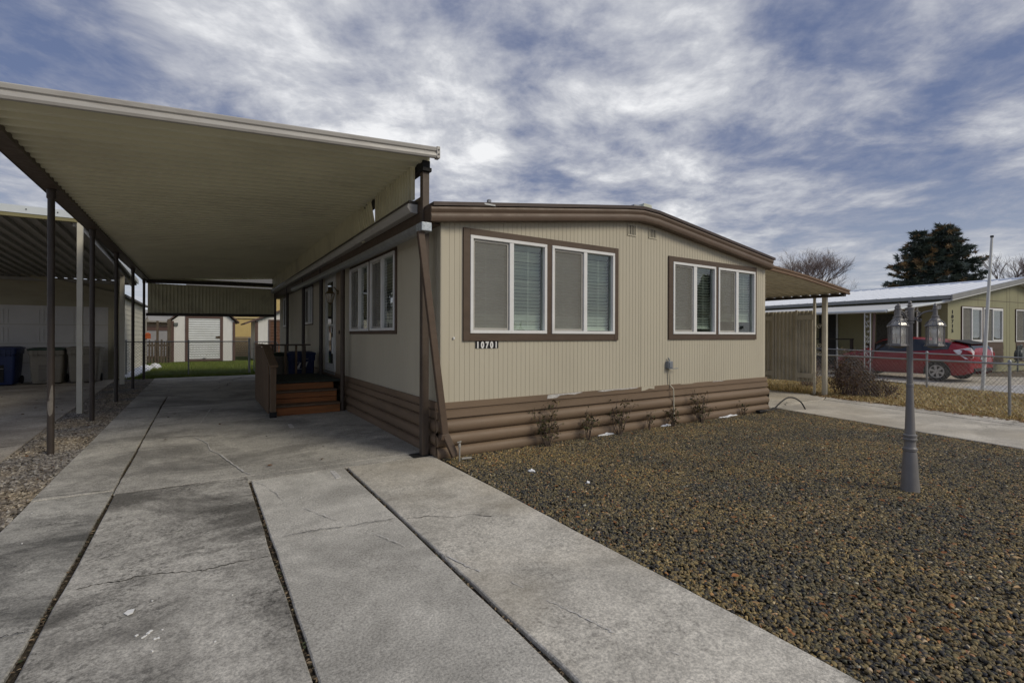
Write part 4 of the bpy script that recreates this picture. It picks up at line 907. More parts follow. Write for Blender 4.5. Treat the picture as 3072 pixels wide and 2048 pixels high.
mk([(-.12, .70), (-.06, .70), (-.02, .83), (-.05, .83), (-.07, .80), (-.09, .76)]); mk([(-.11, .83), (-.06, .86), (-.05, .845), (-.09, .82)]); mk([(.0, .70), (.03, .70), (.06, .80), (.03, .82)]); mk([(.05, .72), (.09, .72), (.12, .83), (.09, .83)]); mk([(.02, .83), (.13, .85), (.13, .835), (.03, .82)]); mk([(-.12, .675), (.02, .675), (.02, .685), (-.12, .685)]); mk([(.03, .91), (.14, .915), (.14, .925), (.03, .92)])
b.build('logo_mark', K['numeral'], t, world=False)
bin_(1.56, 12.85, .25, K['binbeige'], None, 'beige wheeled bin with a dark lid beside the blue one behind the porch', 'bins behind the porch', K['binlidgreen'], rec=False, w=.60, h=1.04)

# ================================================================== LEFT NEIGHBOUR: garage and its carport roof
ga = thing('garage', 'pale sided neighbour garage with white sectional door behind the bins', 'garage', (-5.6, 24, 0))
def lapwall(name, fn, u0, u1, z0, zt, m, parent, holes=(), step=.185, lap=.012):
    b = MB(); 
    zmax = max(zt(u0), zt(u1), zt((u0+u1)/2)); n = int((zmax-z0)/step)+1
    us = sorted(set([u0, u1]+[h for H in holes for h in H[:2]]+[u0+(u1-u0)*k/24 for k in range(25)]))
    for k in range(n):
        a = z0+k*step; c = a+step
        for p, q in zip(us[:-1], us[1:]):
            m_ = (p+q)/2; ta = min(c, zt(p)); tb = min(c, zt(q))
            if ta <= a and tb <= a: continue
            if any(h0 <= m_ <= h1 and z_0 <= (a+c)/2 <= z_1 for h0, h1, z_0, z_1 in holes): continue
            ta = max(ta, a); tb = max(tb, a)
            b.quad(fn(p, lap, a), fn(q, lap, a), fn(q, 0, tb), fn(p, 0, ta)); b.quad(fn(p, 0, a), fn(q, 0, a), fn(q, lap, a), fn(p, lap, a))
    return b.build(name, m, parent, recalc=False)
GXr, GXl, GY = -2.36, -8.9, 20.9
gz = lambda x: 2.80+.25*min(x-GXl, GXr-x)
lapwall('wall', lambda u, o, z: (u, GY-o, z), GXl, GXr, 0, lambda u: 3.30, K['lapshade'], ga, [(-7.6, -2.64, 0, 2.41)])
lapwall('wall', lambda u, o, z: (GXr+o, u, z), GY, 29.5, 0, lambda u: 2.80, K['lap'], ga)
b = MB(); b.box(GXr-.01, GXr+.02, GY-.02, GY+.08, 0, 2.8); b.build('corner_board', K['lap'], ga)
b = MB()
for s in (0, 1):
    xs_ = (GXr+.18, (GXr+GXl)/2) if s == 0 else (GXl-.18, (GXr+GXl)/2)
    z0, z1 = 2.78, 2.80+.25*(GXr-GXl)/2
    b.hexa([(xs_[0], GY-.15, z0), (xs_[1], GY-.15, z1), (xs_[1], 29.6, z1), (xs_[0], 29.6, z0), (xs_[0], GY-.15, z0+.07), (xs_[1], GY-.15, z1+.07), (xs_[1], 29.6, z1+.07), (xs_[0], 29.6, z0+.07)])
b.build('roof', K['shingle'], ga)
b = MB()
for s in (0, 1):
    x0 = GXr+.16 if s == 0 else GXl-.16; x1 = (GXr+GXl)/2; b.beam((x0, GY-.16, 2.77), (x1, GY-.16, 2.79+.25*(GXr-GXl)/2), .03, .13)
b.build('barge_board', K['lapshade'], ga)
b = MB(); b.box(-7.58, -2.66, GY+.02, GY+.06, 0, 2.40)
gd = b.build('garage_door', K['garagedoor'], ga)
for rw in range(4):
    for c in range(6):
        b = MB(); x0 = -7.5+c*.81; z0 = .08+rw*.585
        for a in ((x0, x0+.73, z0, z0+.02), (x0, x0+.73, z0+.43, z0+.45), (x0, x0+.02, z0+.02, z0+.43), (x0+.71, x0+.73, z0+.02, z0+.43)): b.box(a[0], a[1], GY+.008, GY+.022, a[2], a[3])
        b.build('door_panel', K['garagedoor'], gd)
b = MB()
for rw in range(1, 4): b.box(-7.58, -2.66, GY+.014, GY+.019, rw*.6-.006, rw*.6+.006)
b.build('panel_seam', K['lapshade'], gd)
b = MB(); b.box(-2.66, -2.56, GY-.025, GY+.02, 0, 2.5); b.box(-7.68, -7.58, GY-.025, GY+.02, 0, 2.5); b.box(-7.58, -2.66, GY-.025, GY+.02, 2.40, 2.5); b.build('door_casing', K['lapshade'], ga)
# ribbed metal roof over the neighbour's slab
nc = thing('neighbour_carport', 'ribbed metal carport roof with pale blue edge and one white post', 'carport', (-5, 16, 0))
zn = lambda y: 3.68 - .044*(y-12.05) if y < 20.9 else 3.29
b = MB(); corrugated(b, lambda l, w, d: (-9.5+l, 12.05+w, zn(12.05+w)+.04-d), 7.62, 9.0, .235, .06, 'step'); b.build('roof_sheet', K['nbmetal'], nc, recalc=False)
b = MB(); b.box(-9.5, -1.86, 12.0, 12.045, 3.665, 3.80); ed = b.build('front_edge', K['trimblue'], nc)
b = MB(); b.box(-9.5, -1.88, 12.01, 12.09, 3.60, 3.66); b.build('front_beam', mat('olive_beam', (.22, .20, .10), .6, .1, 3, .05), nc)
for k in range(9):
    b = MB(); b.lathe([(.012, 0), (.008, .006)], (-2.25-.42*k, 11.993, 3.74), 8, 'Y'); b.build('screw', K['black'], ed)
b = MB(); b.hexa([(-1.90, 12.0, 3.64), (-1.86, 12.0, 3.64), (-1.86, 21.05, 3.24), (-1.90, 21.05, 3.24), (-1.90, 12.0, 3.78), (-1.86, 12.0, 3.78), (-1.86, 21.05, 3.38), (-1.90, 21.05, 3.38)]); b.build('side_edge', K['trimblue'], nc)
b = MB(); b.hexa([(-2.06, 12.1, 3.53), (-1.97, 12.1, 3.53), (-1.97, 20.9, 3.14), (-2.06, 20.9, 3.14), (-2.06, 12.1, 3.65), (-1.97, 12.1, 3.65), (-1.97, 20.9, 3.26), (-2.06, 20.9, 3.26)]); b.build('side_beam', K['nbmetal'], nc)
b = MB(); b.box(-1.99, -1.905, 12.02, 12.10, 0, 3.60); b.build('post', K['lap'], nc, bevel=.004)
b = MB(); b.box(-2.08, -1.97, 18.4, 18.5, 0, 3.24); b.build('post', K['lap'], nc, bevel=.004)
b = MB(); b.box(-9.5, -1.9, 20.75, 20.84, 3.17, 3.27); b.build('back_beam', K['nbmetal'], nc)

# ================================================================== BACK YARD
def chain_mesh(a, c, z0, z1, pitch=.07, w=.0042):
    a = Vector((a[0], a[1], 0)); c = Vector((c[0], c[1], 0)); L = (c-a).length; d = (c-a)/L; nrm = Vector((-d.y, d.x, 0)); H = z1-z0; b = MB()
    n = int((L+H)/(pitch*1.35))
    for k in range(-n, n+1):
        for s in (1, -1):
            s0 = k*pitch*1.35; pts = []
            # line: along = s0 + s*t*.9, z = z0 + t
            t0, t1 = 0., H; q = .95
            la, lb = s0, s0+s*q*H
            if la < 0: t0 = max(t0, -s0/(s*q)) if s > 0 else 9
            if la > L: t0 = max(t0, (s0-L)/q) if s < 0 else 9
            if lb < 0: t1 = min(t1, -s0/(s*q))
            if lb > L: t1 = min(t1, (L-s0)/(s*q))
            if t1-t0 < .01 or t0 > 5: continue
            p = a+d*(s0+s*q*t0)+nrm*s*.003+Vector((0, 0, z0+t0)); r_ = a+d*(s0+s*q*t1)+nrm*s*.003+Vector((0, 0, z0+t1))
            b.tube([p, r_], w/2, 3, False)
    return b
def chain_fence(label, pts, h, posts, group=None, rail=.019, z0=.03, wire=.0042, pr=.024, rails=True):
    c = Vector((sum(p[0] for p in pts)/len(pts), sum(p[1] for p in pts)/len(pts), 0))
    t = thing('chain_link_fence', label, 'fence', c, 0, group)
    for p, q in zip(pts[:-1], pts[1:]): chain_mesh(p, q, z0, h, w=wire).build('chain_link_mesh', K['wire'], t)
    b = MB(); b.tube([(p[0], p[1], h) for p in pts], rail, 8); b.build('top_rail', K['galv'], t, smooth=True)
    for x, y in posts:
        b = MB(); b.lathe([(pr, -.05), (pr, h+.02), (pr*1.25, h+.02), (pr*1.25, h+.045), (pr*.6, h+.07)], (x, y, 0), 10); b.build('post', K['galv'], t, smooth=35)
    return t
chain_fence('grey chain link fence across the back of the left driveway', [(-2.3, 21.5), (-.43, 21.45), (1.53, 21.2)], 1.235, [(-2.25, 21.5), (-.43, 21.45)], wire=.008)
gt_ = thing('chain_link_gate', 'round cornered chain link gate between fence post and home', 'gate', (2.0, 21.2, 0))
b = MB(); gp = []
for cx, cz, a0 in ((2.42, 1.12, 0), (1.79, 1.12, PI/2), (1.79, .15, PI), (2.42, .15, 1.5*PI)):
    for k in range(5): a = a0+PI/2*k/4; gp.append((cx+.10*math.cos(a), 21.2, cz+.10*math.sin(a)))
b.tube(gp+[gp[0]], .018, 8, False); b.build('gate_frame', K['galv'], gt_, smooth=True)
chain_mesh((1.70, 21.2), (2.51, 21.2), .07, 1.2, w=.008).build('chain_link_mesh', K['wire'], gt_)
b = MB(); b.box(1.58, 1.72, 21.18, 21.22, .95, .97); b.box(1.58, 1.72, 21.18, 21.22, .28, .30); b.build('hinge', K['galv'], gt_)
b = MB(); b.lathe([(.038, -.05), (.038, 1.32), (.045, 1.32), (.045, 1.35), (.02, 1.37)], (1.53, 21.2, 0), 12); tag(b.build('gate_post', K['galv'], None, smooth=35), 'thick grey steel post that carries the chain link gate', 'post')

def shed(name, label, x0, x1, y0, y1, ze, zr, loc):
    t = thing(name, label, 'shed', loc)
    return t
s1 = thing('storage_shed', 'white shed with pale roll up door and plum brown trim', 'shed', (.1, 32.5, 0))
zs = lambda x: 2.22+min(1.15*(x+1.36), 1.15*(1.52-x), .62+.25*min(x+.8, .95-x))
b = MB(); xs_ = [-1.36, -.82, .08, .98, 1.52]
b.prism([(-1.36, .03), (1.52, .03), (1.52, 2.24), (1.2, 2.55), (.08, 3.0), (-1.0, 2.55), (-1.36, 2.24)], lambda u, d, z: (u, d, z), 31.4, 34.4); b.build('wall', K['shedwhite'], s1)
b = MB(); 
for p, q in (((-1.58, 2.14), (-1.05, 2.62)), ((-1.05, 2.62), (.08, 3.08)), ((.08, 3.08), (1.24, 2.62)), ((1.24, 2.62), (1.76, 2.14))):
    b.hexa([(p[0], 31.2, p[1]), (q[0], 31.2, q[1]), (q[0], 34.6, q[1]), (p[0], 34.6, p[1]), (p[0], 31.2, p[1]+.08), (q[0], 31.2, q[1]+.08), (q[0], 34.6, q[1]+.08), (p[0], 34.6, p[1]+.08)])
b.build('roof', K['shedtrim'], s1)
b = MB()
for x in (-1.40, 1.44): b.box(x, x+.12, 31.36, 31.44, .02, 2.22)
b.box(-.78, -.63, 31.36, 31.44, .04, 2.50); b.box(.83, .97, 31.36, 31.44, .04, 2.50); b.box(-.63, .83, 31.36, 31.44, 2.38, 2.50); b.box(-.63, .83, 31.36, 31.44, .04, .14); b.build('trim', K['shedtrim'], s1)
b = MB(); corrugated(b, lambda l, w, d: (-.63+w, 31.40-d, .14+l), 2.24, 1.46, .125, .03, 'sin'); rd = b.build('roll_door', K['rolldoor'], s1)
b = MB(); b.box(.03, .16, 31.33, 31.37, .17, .22); b.build('handle', K['black'], rd)
b = MB(); b.hexa([(.62, 31.345, 1.30), (.84, 31.345, 1.28), (.84, 31.36, 1.28), (.62, 31.36, 1.30), (.62, 31.345, 1.38), (.84, 31.345, 1.42), (.84, 31.36, 1.42), (.62, 31.36, 1.38)]); b.build('latch_board', K['picket'], rd)
b = MB(); b.box(-1.28, -1.10, 31.30, 31.40, 1.98, 2.12); b.build('shed_lamp', K['meter'], s1)
s2 = thing('garden_shed', 'white shed with rust brown louvred door half hidden by the home', 'shed', (3.9, 33, 0))
b = MB(); b.prism([(2.62, -.02), (5.6, -.02), (5.6, 2.3), (4.1, 2.95), (2.62, 2.3)], lambda u, d, z: (u, d, z), 32, 35); b.build('wall', K['shedwhite'], s2)
b = MB(); 
for p, q in (((2.05, 2.08), (4.1, 2.96)), ((4.1, 2.96), (6.0, 2.13))):
    b.hexa([(p[0], 31.7, p[1]), (q[0], 31.7, q[1]), (q[0], 35.2, q[1]), (p[0], 35.2, p[1]), (p[0], 31.7, p[1]+.09), (q[0], 31.7, q[1]+.09), (q[0], 35.2, q[1]+.09), (p[0], 35.2, p[1]+.09)])
b.build('roof', K['shedtrim'], s2)
b = MB(); b.box(2.60, 2.76, 31.95, 32.02, 0, 2.28); b.box(3.32, 3.42, 31.94, 32.02, 0, 2.4); b.box(4.3, 4.4, 31.94, 32.02, 0, 2.4); b.box(3.42, 4.3, 31.94, 32.02, 2.3, 2.4); b.build('trim', K['shedtrim'], s2)
b = MB(); corrugated(b, lambda l, w, d: (3.42+w, 31.99-d, .05+l), 2.25, .88, .09, .03, 'sin'); b.build('louvred_door', K['louver'], s2)
pf = thing('picket_fence', 'weathered brown picket fence left of the roll door shed', 'fence', (-1.9, 31, 0))
for k in range(11):
    x = -2.72+k*.125; w = random.uniform(.075, .095); zt = 1.18+random.uniform(-.05, .06); ti = random.uniform(-.015, .015)
    b = MB(); b.prism([(x, .0), (x+w, .0), (x+w+ti, zt-.06), (x+w*.72+ti, zt), (x+w*.28+ti, zt), (x+ti, zt-.06)], lambda u, d, z: (u, d, z), 30.95, 30.975); b.build('picket', K['picket'], pf)
b = MB(); b.box(-2.75, -1.36, 30.98, 31.02, .28, .37); b.box(-2.75, -1.36, 30.98, 31.02, .88, .97); b.build('fence_rail', K['picket'], pf)
b = MB(); b.box(-2.02, -1.92, 31.02, 31.12, 0, 2.2); b.box(-1.55, -1.40, 31.02, 31.12, 0, 2.3); b.build('tall_post', K['picket'], pf)
yh = thing('yellow_house', 'yellow house with brown siding seen between the two white sheds', 'house', (2.2, 39, 0))
b = MB(); b.box(-.5, 6, 38, 44, 1.35, 4.6); b.build('upper_wall', K['yellow'], yh)
b = MB()
for k in range(9): b.hexa([(-.5, 37.9, k*.15), (6, 37.9, k*.15), (6, 38.1, k*.15), (-.5, 38.1, k*.15), (-.5, 37.96, k*.15+.145), (6, 37.96, k*.15+.145), (6, 38.1, k*.15+.145), (-.5, 38.1, k*.15+.145)])
b.build('lower_siding', K['brownside'], yh)
b = MB(); b.box(-.5, 6, 37.9, 38.0, 2.62, 2.70); b.build('trim', mat('pale_yellow_trim', (.5, .42, .24), .6, .05, 3, .03), yh)
b = MB(); b.hexa([(-.9, 37.5, 4.5), (6.4, 37.5, 4.5), (6.4, 41, 5.8), (-.9, 41, 5.8), (-.9, 37.5, 4.65), (6.4, 37.5, 4.65), (6.4, 41, 5.95), (-.9, 41, 5.95)]); b.build('roof', K['shingle'], yh)
th = thing('tan_house', 'small tan house with grey roof behind the picket fence', 'house', (-3.5, 40, 0))
b = MB(); b.box(-9, -.8, 38.5, 44, 0, 2.35); b.build('wall', K['tanhouse'], th)
b = MB(); b.hexa([(-9.5, 38.0, 2.45), (-.4, 38.0, 2.22), (-.4, 41.5, 3.0), (-9.5, 41.5, 3.3), (-9.5, 38.0, 2.55), (-.4, 38.0, 2.32), (-.4, 41.5, 3.1), (-9.5, 41.5, 3.4)]); b.build('roof', K['nbmetal'], th)
b = MB(); b.box(-3.4, -1.9, 38.4, 38.5, 0, 1.75); b.build('doorway', mat('grey_doorway', (.28, .28, .29), .6, .1, 3, 0), th)
b = MB(); b.box(-3.5, -1.75, 38.36, 38.5, 1.75, 2.0); b.box(-1.9, -1.6, 38.36, 38.5, .4, 1.8); b.build('trim', K['shedtrim'], th)
fe = thing('bird_feeder', 'red orange feeder hanging on a pale pole by the carport corner', 'feeder', (-2.33, 29.9, 0))
b = MB(); b.tube([(-2.36, 29.9, 0), (-2.36, 29.9, 2.2), (-2.30, 29.9, 2.4), (-2.27, 29.9, 2.2)], .035, 8); b.build('pole', K['pvc'], fe, smooth=True)
b = MB(); b.box(-2.40, -2.17, 29.8, 30.0, 1.28, 1.50); b.hexa([(-2.42, 29.78, 1.50), (-2.15, 29.78, 1.50), (-2.15, 30.02, 1.50), (-2.42, 30.02, 1.50), (-2.32, 29.86, 1.58), (-2.25, 29.86, 1.58), (-2.25, 29.94, 1.58), (-2.32, 29.94, 1.58)]); b.build('hopper', K['orange'], fe)
def snow_patch(pts, h, label, seed):
    r = random.Random(seed); n = len(pts); cx = sum(p[0] for p in pts)/n; cy = sum(p[1] for p in pts)/n; b = MB(); rings = [(1, 0), (.85, .55), (.6, .85), (.3, 1)]
    for s, z in rings:
        for x, y in pts: b.v.append((cx+(x-cx)*s+r.uniform(-.02, .02)*s, cy+(y-cy)*s+r.uniform(-.02, .02)*s, -.015+z*h*r.uniform(.8, 1.2)))
    b.v.append((cx, cy, h)); 
    for i in range(3): b.f += [(i*n+k, i*n+(k+1) % n, (i+1)*n+(k+1) % n, (i+1)*n+k) for k in range(n)]
    b.f += [(3*n+k, 3*n+(k+1) % n, 4*n) for k in range(n)]
    return tag(b.build('snow_patch', K['snow'], None, smooth=True), label, 'snow')
snow_patch([(-2.34, 20.95), (-2.12, 20.8), (-1.98, 21.6), (-1.95, 23.0), (-1.84, 25.0), (-1.86, 27), (-2.1, 27.6), (-2.34, 27), (-2.34, 24)], .20, 'long patch of old snow along the pale garage wall', 1)
snow_patch([(-1.88, 26.6), (-1.68, 26.2), (-1.55, 27.0), (-1.7, 28.0), (-1.95, 28.6), (-2.1, 28.0)], .16, 'small patch of old snow at the edge of the green grass', 2)
for k, (u, wd) in enumerate(((5.0, .34), (6.42, .26), (8.02, .62))):
    snow_patch([(u, YF-.083), (u+wd*.3, YF-.118), (u+wd*.6, YF-.108), (u+wd, YF-.098), (u+wd, YF-.075), (u+wd*.5, YF-.07)], .026, ['faint snow strip at the skirting below the left window pair', 'thin snow strip at the skirting beside the conduit foot', 'longest snow strip at the skirting near the home corner'][k], 10+k)
snow_patch([(3.04, 4.36), (3.08, 4.335), (3.12, 4.36), (3.11, 4.40), (3.06, 4.41)], .022, 'small white snow lump on the stones near the driveway', 20)
snow_patch([(3.31, 3.725), (3.34, 3.71), (3.36, 3.74), (3.33, 3.76)], .014, 'tiny white snow lump on the stones farther out', 21)

# ================================================================== RIGHT SIDE: patio cover, corrugated screen
pc = thing('patio_cover', 'tan sloping patio cover with ochre brown edge on the right side of the home', 'patio cover', (11.6, 9, 0))
def zp(x): return float(np.interp(x, [9.7, 11.34, 12.4, 13.5], [2.905, 2.775, 2.665, 2.545]))
b = MB(); L0 = 5.50
px = [9.70, 10.6, 11.34, 12.0, 12.7, 13.1, 13.5]
for i in range(len(px)-1):
    corrugated(b, lambda l, w, d, i=i: (px[i]+w, L0+l, zp(px[i]+w)+d), 8.4, px[i+1]-px[i], .235, .05, 'step')
b.build('roof_sheet', K['patio'], pc, recalc=False)
b = MB(); pr = [(0, L0+.01, -.015), (0, L0-.03, -.010), (0, L0-.03, .035), (0, L0-.012, .042), (0, L0-.012, .055), (0, L0-.03, .062), (0, L0-.03, .10), (0, L0+.01, .105)]
b.sweep(pr, [(x, 0, zp(x)) for x in [9.52]+px[1:]]); b.build('edge_fascia', K['patiofascia'], pc)
b = MB(); b.box(13.28, 13.40, L0+.02, 13.9, zp(13.35)-.075, zp(13.35)-.012); b.build('outer_beam', K['darkpost'], pc)
b = MB(); b.box(13.30, 13.40, 5.93, 6.03, -.02, 2.50); b.box(13.285, 13.30, 5.955, 6.005, -.02, 2.50); b.build('post', K['screenmetal'], pc, bevel=.004)
b = MB(); b.box(13.33, 13.385, 6.20, 6.255, -.02, 2.50); b.build('post', K['screenmetal'], pc, bevel=.004)
def scroll(b, y, z, r, s, x, turns=1.4, n=18, w=.007):
    b.tube([(x, y+s*r*(1-t*.8)*math.cos(2*PI*turns*t), z+r*(1-t*.8)*math.sin(2*PI*turns*t)) for t in [k/n for k in range(n+1)]], w, 5)
b = MB()
for z in (.55, 1.05, 1.25, 1.75): scroll(b, 6.115, z, .065, 1 if z < 1.2 else -1, 13.36)
b.build('scroll_work', K['screenmetal'], pc)
ps = thing('privacy_screen', 'grey tan corrugated metal privacy screen with boarded frames beside the pale drive', 'screen', (13.42, 9.5, 0))
b = MB(); corrugated(b, lambda l, w, d: (13.44-d, 6.24+l, .30+w), 6.0, 1.87, .105, .045, 'step'); b.build('corrugated_sheet', K['screenmetal'], ps, recalc=False)
def gate_frame(y0, y1):
    b = MB(); b.box(13.362, 13.388, y0, y1, 1.93, 2.06); b.box(13.362, 13.388, y0, y1, .40, .53); b.build('frame_rail', K['screenmetal'], ps, bevel=.004)
gate_frame(6.26, 6.66); gate_frame(7.33, 7.9)
b = MB(); b.box(13.355, 13.395, 6.66, 6.71, .30, 2.19); b.build('frame_post', K['screenmetal'], ps); b = MB(); b.box(13.36, 13.395, 7.30, 7.335, .28, 2.17); b.build('frame_post', K['screenmetal'], ps)

# ================================================================== LAMP POST
lp = thing('lamp_post', 'grey three lantern lamp post standing in the dark stones', 'lamp post', (5.86, 1.85, 0))
lean = lambda z: (.020*z, .010*z)
def lz(prof, n=20): return prof
b = MB(); pf_ = [(.105, -.06), (.100, .0), (.094, .06), (.072, .34), (.066, .372), (.076, .378), (.078, .40), (.066, .408), (.060, .42), (.058, .475), (.074, .480), (.076, .493), (.066, .50), (.066, .512), (.073, .518), (.073, .532), (.058, .54), (.052, .60), (.0365, .985), (.0365, 1.0), (.040, 1.004), (.040, 1.03), (.0335, 1.036), (.0300, 1.64)]
o = len(b.v); b.lathe(pf_, (0, 0, 0), 20)
b.v = [(x*.78+lean(z)[0], y*.78+lean(z)[1], z) for x, y, z in b.v]
b.build('pole', K['lamp'], lp, world=False, smooth=30)
tx, ty = lean(1.7)
b = MB(); b.lathe([(.030, 1.628), (.037, 1.632), (.037, 1.645), (.026, 1.65), (.036, 1.656), (.036, 1.765), (.041, 1.768), (.041, 1.782), (.020, 1.79), (.016, 1.80), (.028, 1.806), (.012, 1.818), (.018, 1.832), (.012, 1.848), (.003, 1.856)], (tx, ty, 0), 12); b.build('pole_head', K['lamp'], lp, world=False, smooth=30)
def lantern(ang):
    dx, dy = math.cos(ang), math.sin(ang); rr = .190; cx, cy = tx+dx*rr, ty+dy*rr; zt = 1.60                       # underside of the roof
    b = MB(); P = lambda r, z: (tx+dx*r, ty+dy*r, z)
    b.tube([P(.028, 1.69), P(.043, 1.675), P(.058, 1.69), P(.08, 1.715), P(.11, 1.738), P(.15, 1.748), P(rr, 1.748)], .0085, 8)
    b.tube([P(.036, 1.745), P(.06, 1.75), P(.075, 1.735), P(.068, 1.715), P(.055, 1.722)], .007, 6)
    b.tube([P(.055, 1.675), P(.066, 1.65), P(.085, 1.648), P(.088, 1.668), P(.075, 1.672)], .007, 6); b.tube([P(.036, 1.665), P(.06, 1.662)], .007, 6)
    arm = b.build('lamp_arm', K['lamp'], lp, world=False, smooth=40)
    n = 6; b = MB(); hexr = lambda R_, z, a0=PI/6: [(cx+.78*R_*math.cos(a0+2*PI*k/n), cy+.78*R_*math.sin(a0+2*PI*k/n), z) for k in range(n)]
    def loft(secs):
        o = len(b.v)
        for R_, z in secs: b.v.extend(hexr(R_, z))
        for i in range(len(secs)-1): b.f.extend([(o+i*n+k, o+i*n+(k+1) % n, o+(i+1)*n+(k+1) % n, o+(i+1)*n+k) for k in range(n)])
        b.f.append(tuple(o+k for k in reversed(range(n)))); b.f.append(tuple(o+(len(secs)-1)*n+k for k in range(n)))
    loft([(.100, 1.597), (.112, 1.600), (.110, 1.606), (.098, 1.612)]); loft([(.085, 1.402), (.100, 1.408), (.093, 1.425), (.084, 1.43)]); loft([(.03, 1.385), (.085, 1.402)])
    for k in range(n):                                  # glazing bars and the curved ribs of the roof
        a = PI/6+2*PI*k/n; q = lambda R_, z: (cx+.78*R_*math.cos(a), cy+.78*R_*math.sin(a), z)
        b.tube([q(.088, 1.425), q(.090, 1.60)], .0055, 5); b.tube([q(.100, 1.61), q(.086, 1.632), q(.064, 1.651), q(.038, 1.662)], .0055, 5); b.tube([q(.088, 1.43), q(.097, 1.42), q(.108, 1.405)], .005, 5)
    b.lathe([(.045, 1.655), (.036, 1.672), (.026, 1.682), (.030, 1.688), (.030, 1.70), (.020, 1.705), (.018, 1.76), (.022, 1.764), (.022, 1.775), (.013, 1.78), (.017, 1.793), (.013, 1.808), (.004, 1.824)], (cx, cy, 0), 10)
    cage = b.build('lantern', K['lamp'], lp, world=False, smooth=30)
    b = MB(); o = 0
    S_ = [(.084, 1.428), (.086, 1.598)]
    for R_, z in S_: b.v.extend(hexr(R_, z))
    b.f = [(k, (k+1) % n, n+(k+1) % n, n+k) for k in range(n)]; b.build('lantern_pane', K['lampglass'], cage, world=False)
    b = MB()
    for R_, z in [(.096, 1.612), (.082, 1.632), (.060, 1.651), (.036, 1.661)]: b.v.extend(hexr(R_, z))
    for i in range(3): b.f += [(i*n+k, i*n+(k+1) % n, (i+1)*n+(k+1) % n, (i+1)*n+k) for k in range(n)]
    b.build('lantern_dome', K['lampglass'], cage, world=False)
    b = MB(); b.lathe([(.012, 1.43), (.012, 1.48), (.014, 1.49), (.028, 1.52), (.033, 1.545), (.026, 1.572), (.008, 1.582)], (cx, cy, 0), 12); b.build('bulb', K['bulb'], cage, world=False, smooth=True)
base_a = R(-72.5)+R(4)
for k in range(3): lantern(base_a+k*2*PI/3)

# ================================================================== RIGHT NEIGHBOUR
NB = (25.4, 6.8, 0); NR = R(-8)
nh = thing('neighbour_home', 'olive green single storey home with frosted metal roof and white awning', 'house', NB, NR)
def nw(b, name, m, par=None, **k): return b.build(name, K[m] if isinstance(m, str) else m, par or nh, world=False, **k)
WD = 11.7
znb = lambda u: 3.10+.165*min(u, WD-u)
NF = lambda u, o, z: (u, -o, z)
def nbwall():
    b = MB(); us = sorted(set([0, WD, WD/2]+[1.0, 4.70, 5.80, 9.5]+[k*1.22 for k in range(1, 10)]))
    for p, q in zip(us[:-1], us[1:]):
        m_ = (p+q)/2; segs = [(-.05, None)]
        if 1.0 < m_ < 4.7 or 5.8 < m_ < 9.5: segs = [(-.05, 1.27), (2.74, None)]
        for a, c in segs:
            b.quad(NF(p, 0, a), NF(q, 0, a), NF(q, 0, c if c else znb(q)-.03), NF(p, 0, c if c else znb(p)-.03))
    nw(b, 'wall', 'green', recalc=False)
    b = MB()
    for u in (5.02, 5.30, 6.1, 3.66, 2.44, 8.5): b.box(u-.006, u+.006, -.003, -.0005, 2.8 if u < 4.7 or u > 5.8 else .5, znb(u)-.15)
    b.box(.0, WD, -.004, -.0005, 3.055, 3.075); nw(b, 'panel_seam', 'nbbrown')
nbwall()
b = MB(); b.quad((0, 0, -.05), (0, 22, -.05), (0, 22, 3.08), (0, 0, 3.08)); b.quad((WD, 0, -.05), (WD, 0, 3.08), (WD, 22, 3.08), (WD, 22, -.05)); b.quad((0, 22, -.05), (WD, 22, -.05), (WD, 22, 3.1), (0, 22, 3.1)); nw(b, 'wall', 'green', recalc=False)
def roofside(s):
    b = MB(); e0 = -.42 if s == 0 else WD+.42; r0 = WD/2
    def fn(l, w, d):
        u = e0+(r0-e0)*w/1.0; z = (3.085 if s == 0 else 3.085)+(4.06-3.085)*w
        return (u, -.30+l, z+d+.06)
    corrugated(b, fn, 22.6, 1.0, .45, .03, 'trap', .85); return nw(b, 'roof_sheet', 'snowroof', recalc=False)
roofside(0); roofside(1)
b = MB(); b.tube([(WD/2, -.33, 4.15), (WD/2, 22.3, 4.15)], .05, 6); nw(b, 'ridge_cap', 'snowroof')
b = MB()
for s in (0, 1):
    e0 = -.45 if s == 0 else WD+.45; b.hexa([(e0, -.34, 2.96), (WD/2, -.34, 3.96), (WD/2, -.29, 3.96), (e0, -.29, 2.96), (e0, -.34, 3.16), (WD/2, -.34, 4.15), (WD/2, -.29, 4.15), (e0, -.29, 3.16)])
nw(b, 'gable_fascia', 'greyfascia')
b = MB()
for s in (0, 1):
    e0 = -.45 if s == 0 else WD+.45; b.hexa([(e0, -.345, 2.925), (WD/2, -.345, 3.925), (WD/2, -.0, 3.925), (e0, -.0, 2.925), (e0, -.345, 2.955), (WD/2, -.345, 3.955), (WD/2, -.0, 3.955), (e0, -.0, 2.955)])
nw(b, 'soffit', 'iron')
b = MB(); b.box(-.46, -.42, -.28, 22.3, 3.0, 3.15); nw(b, 'eave_fascia', 'greyfascia')
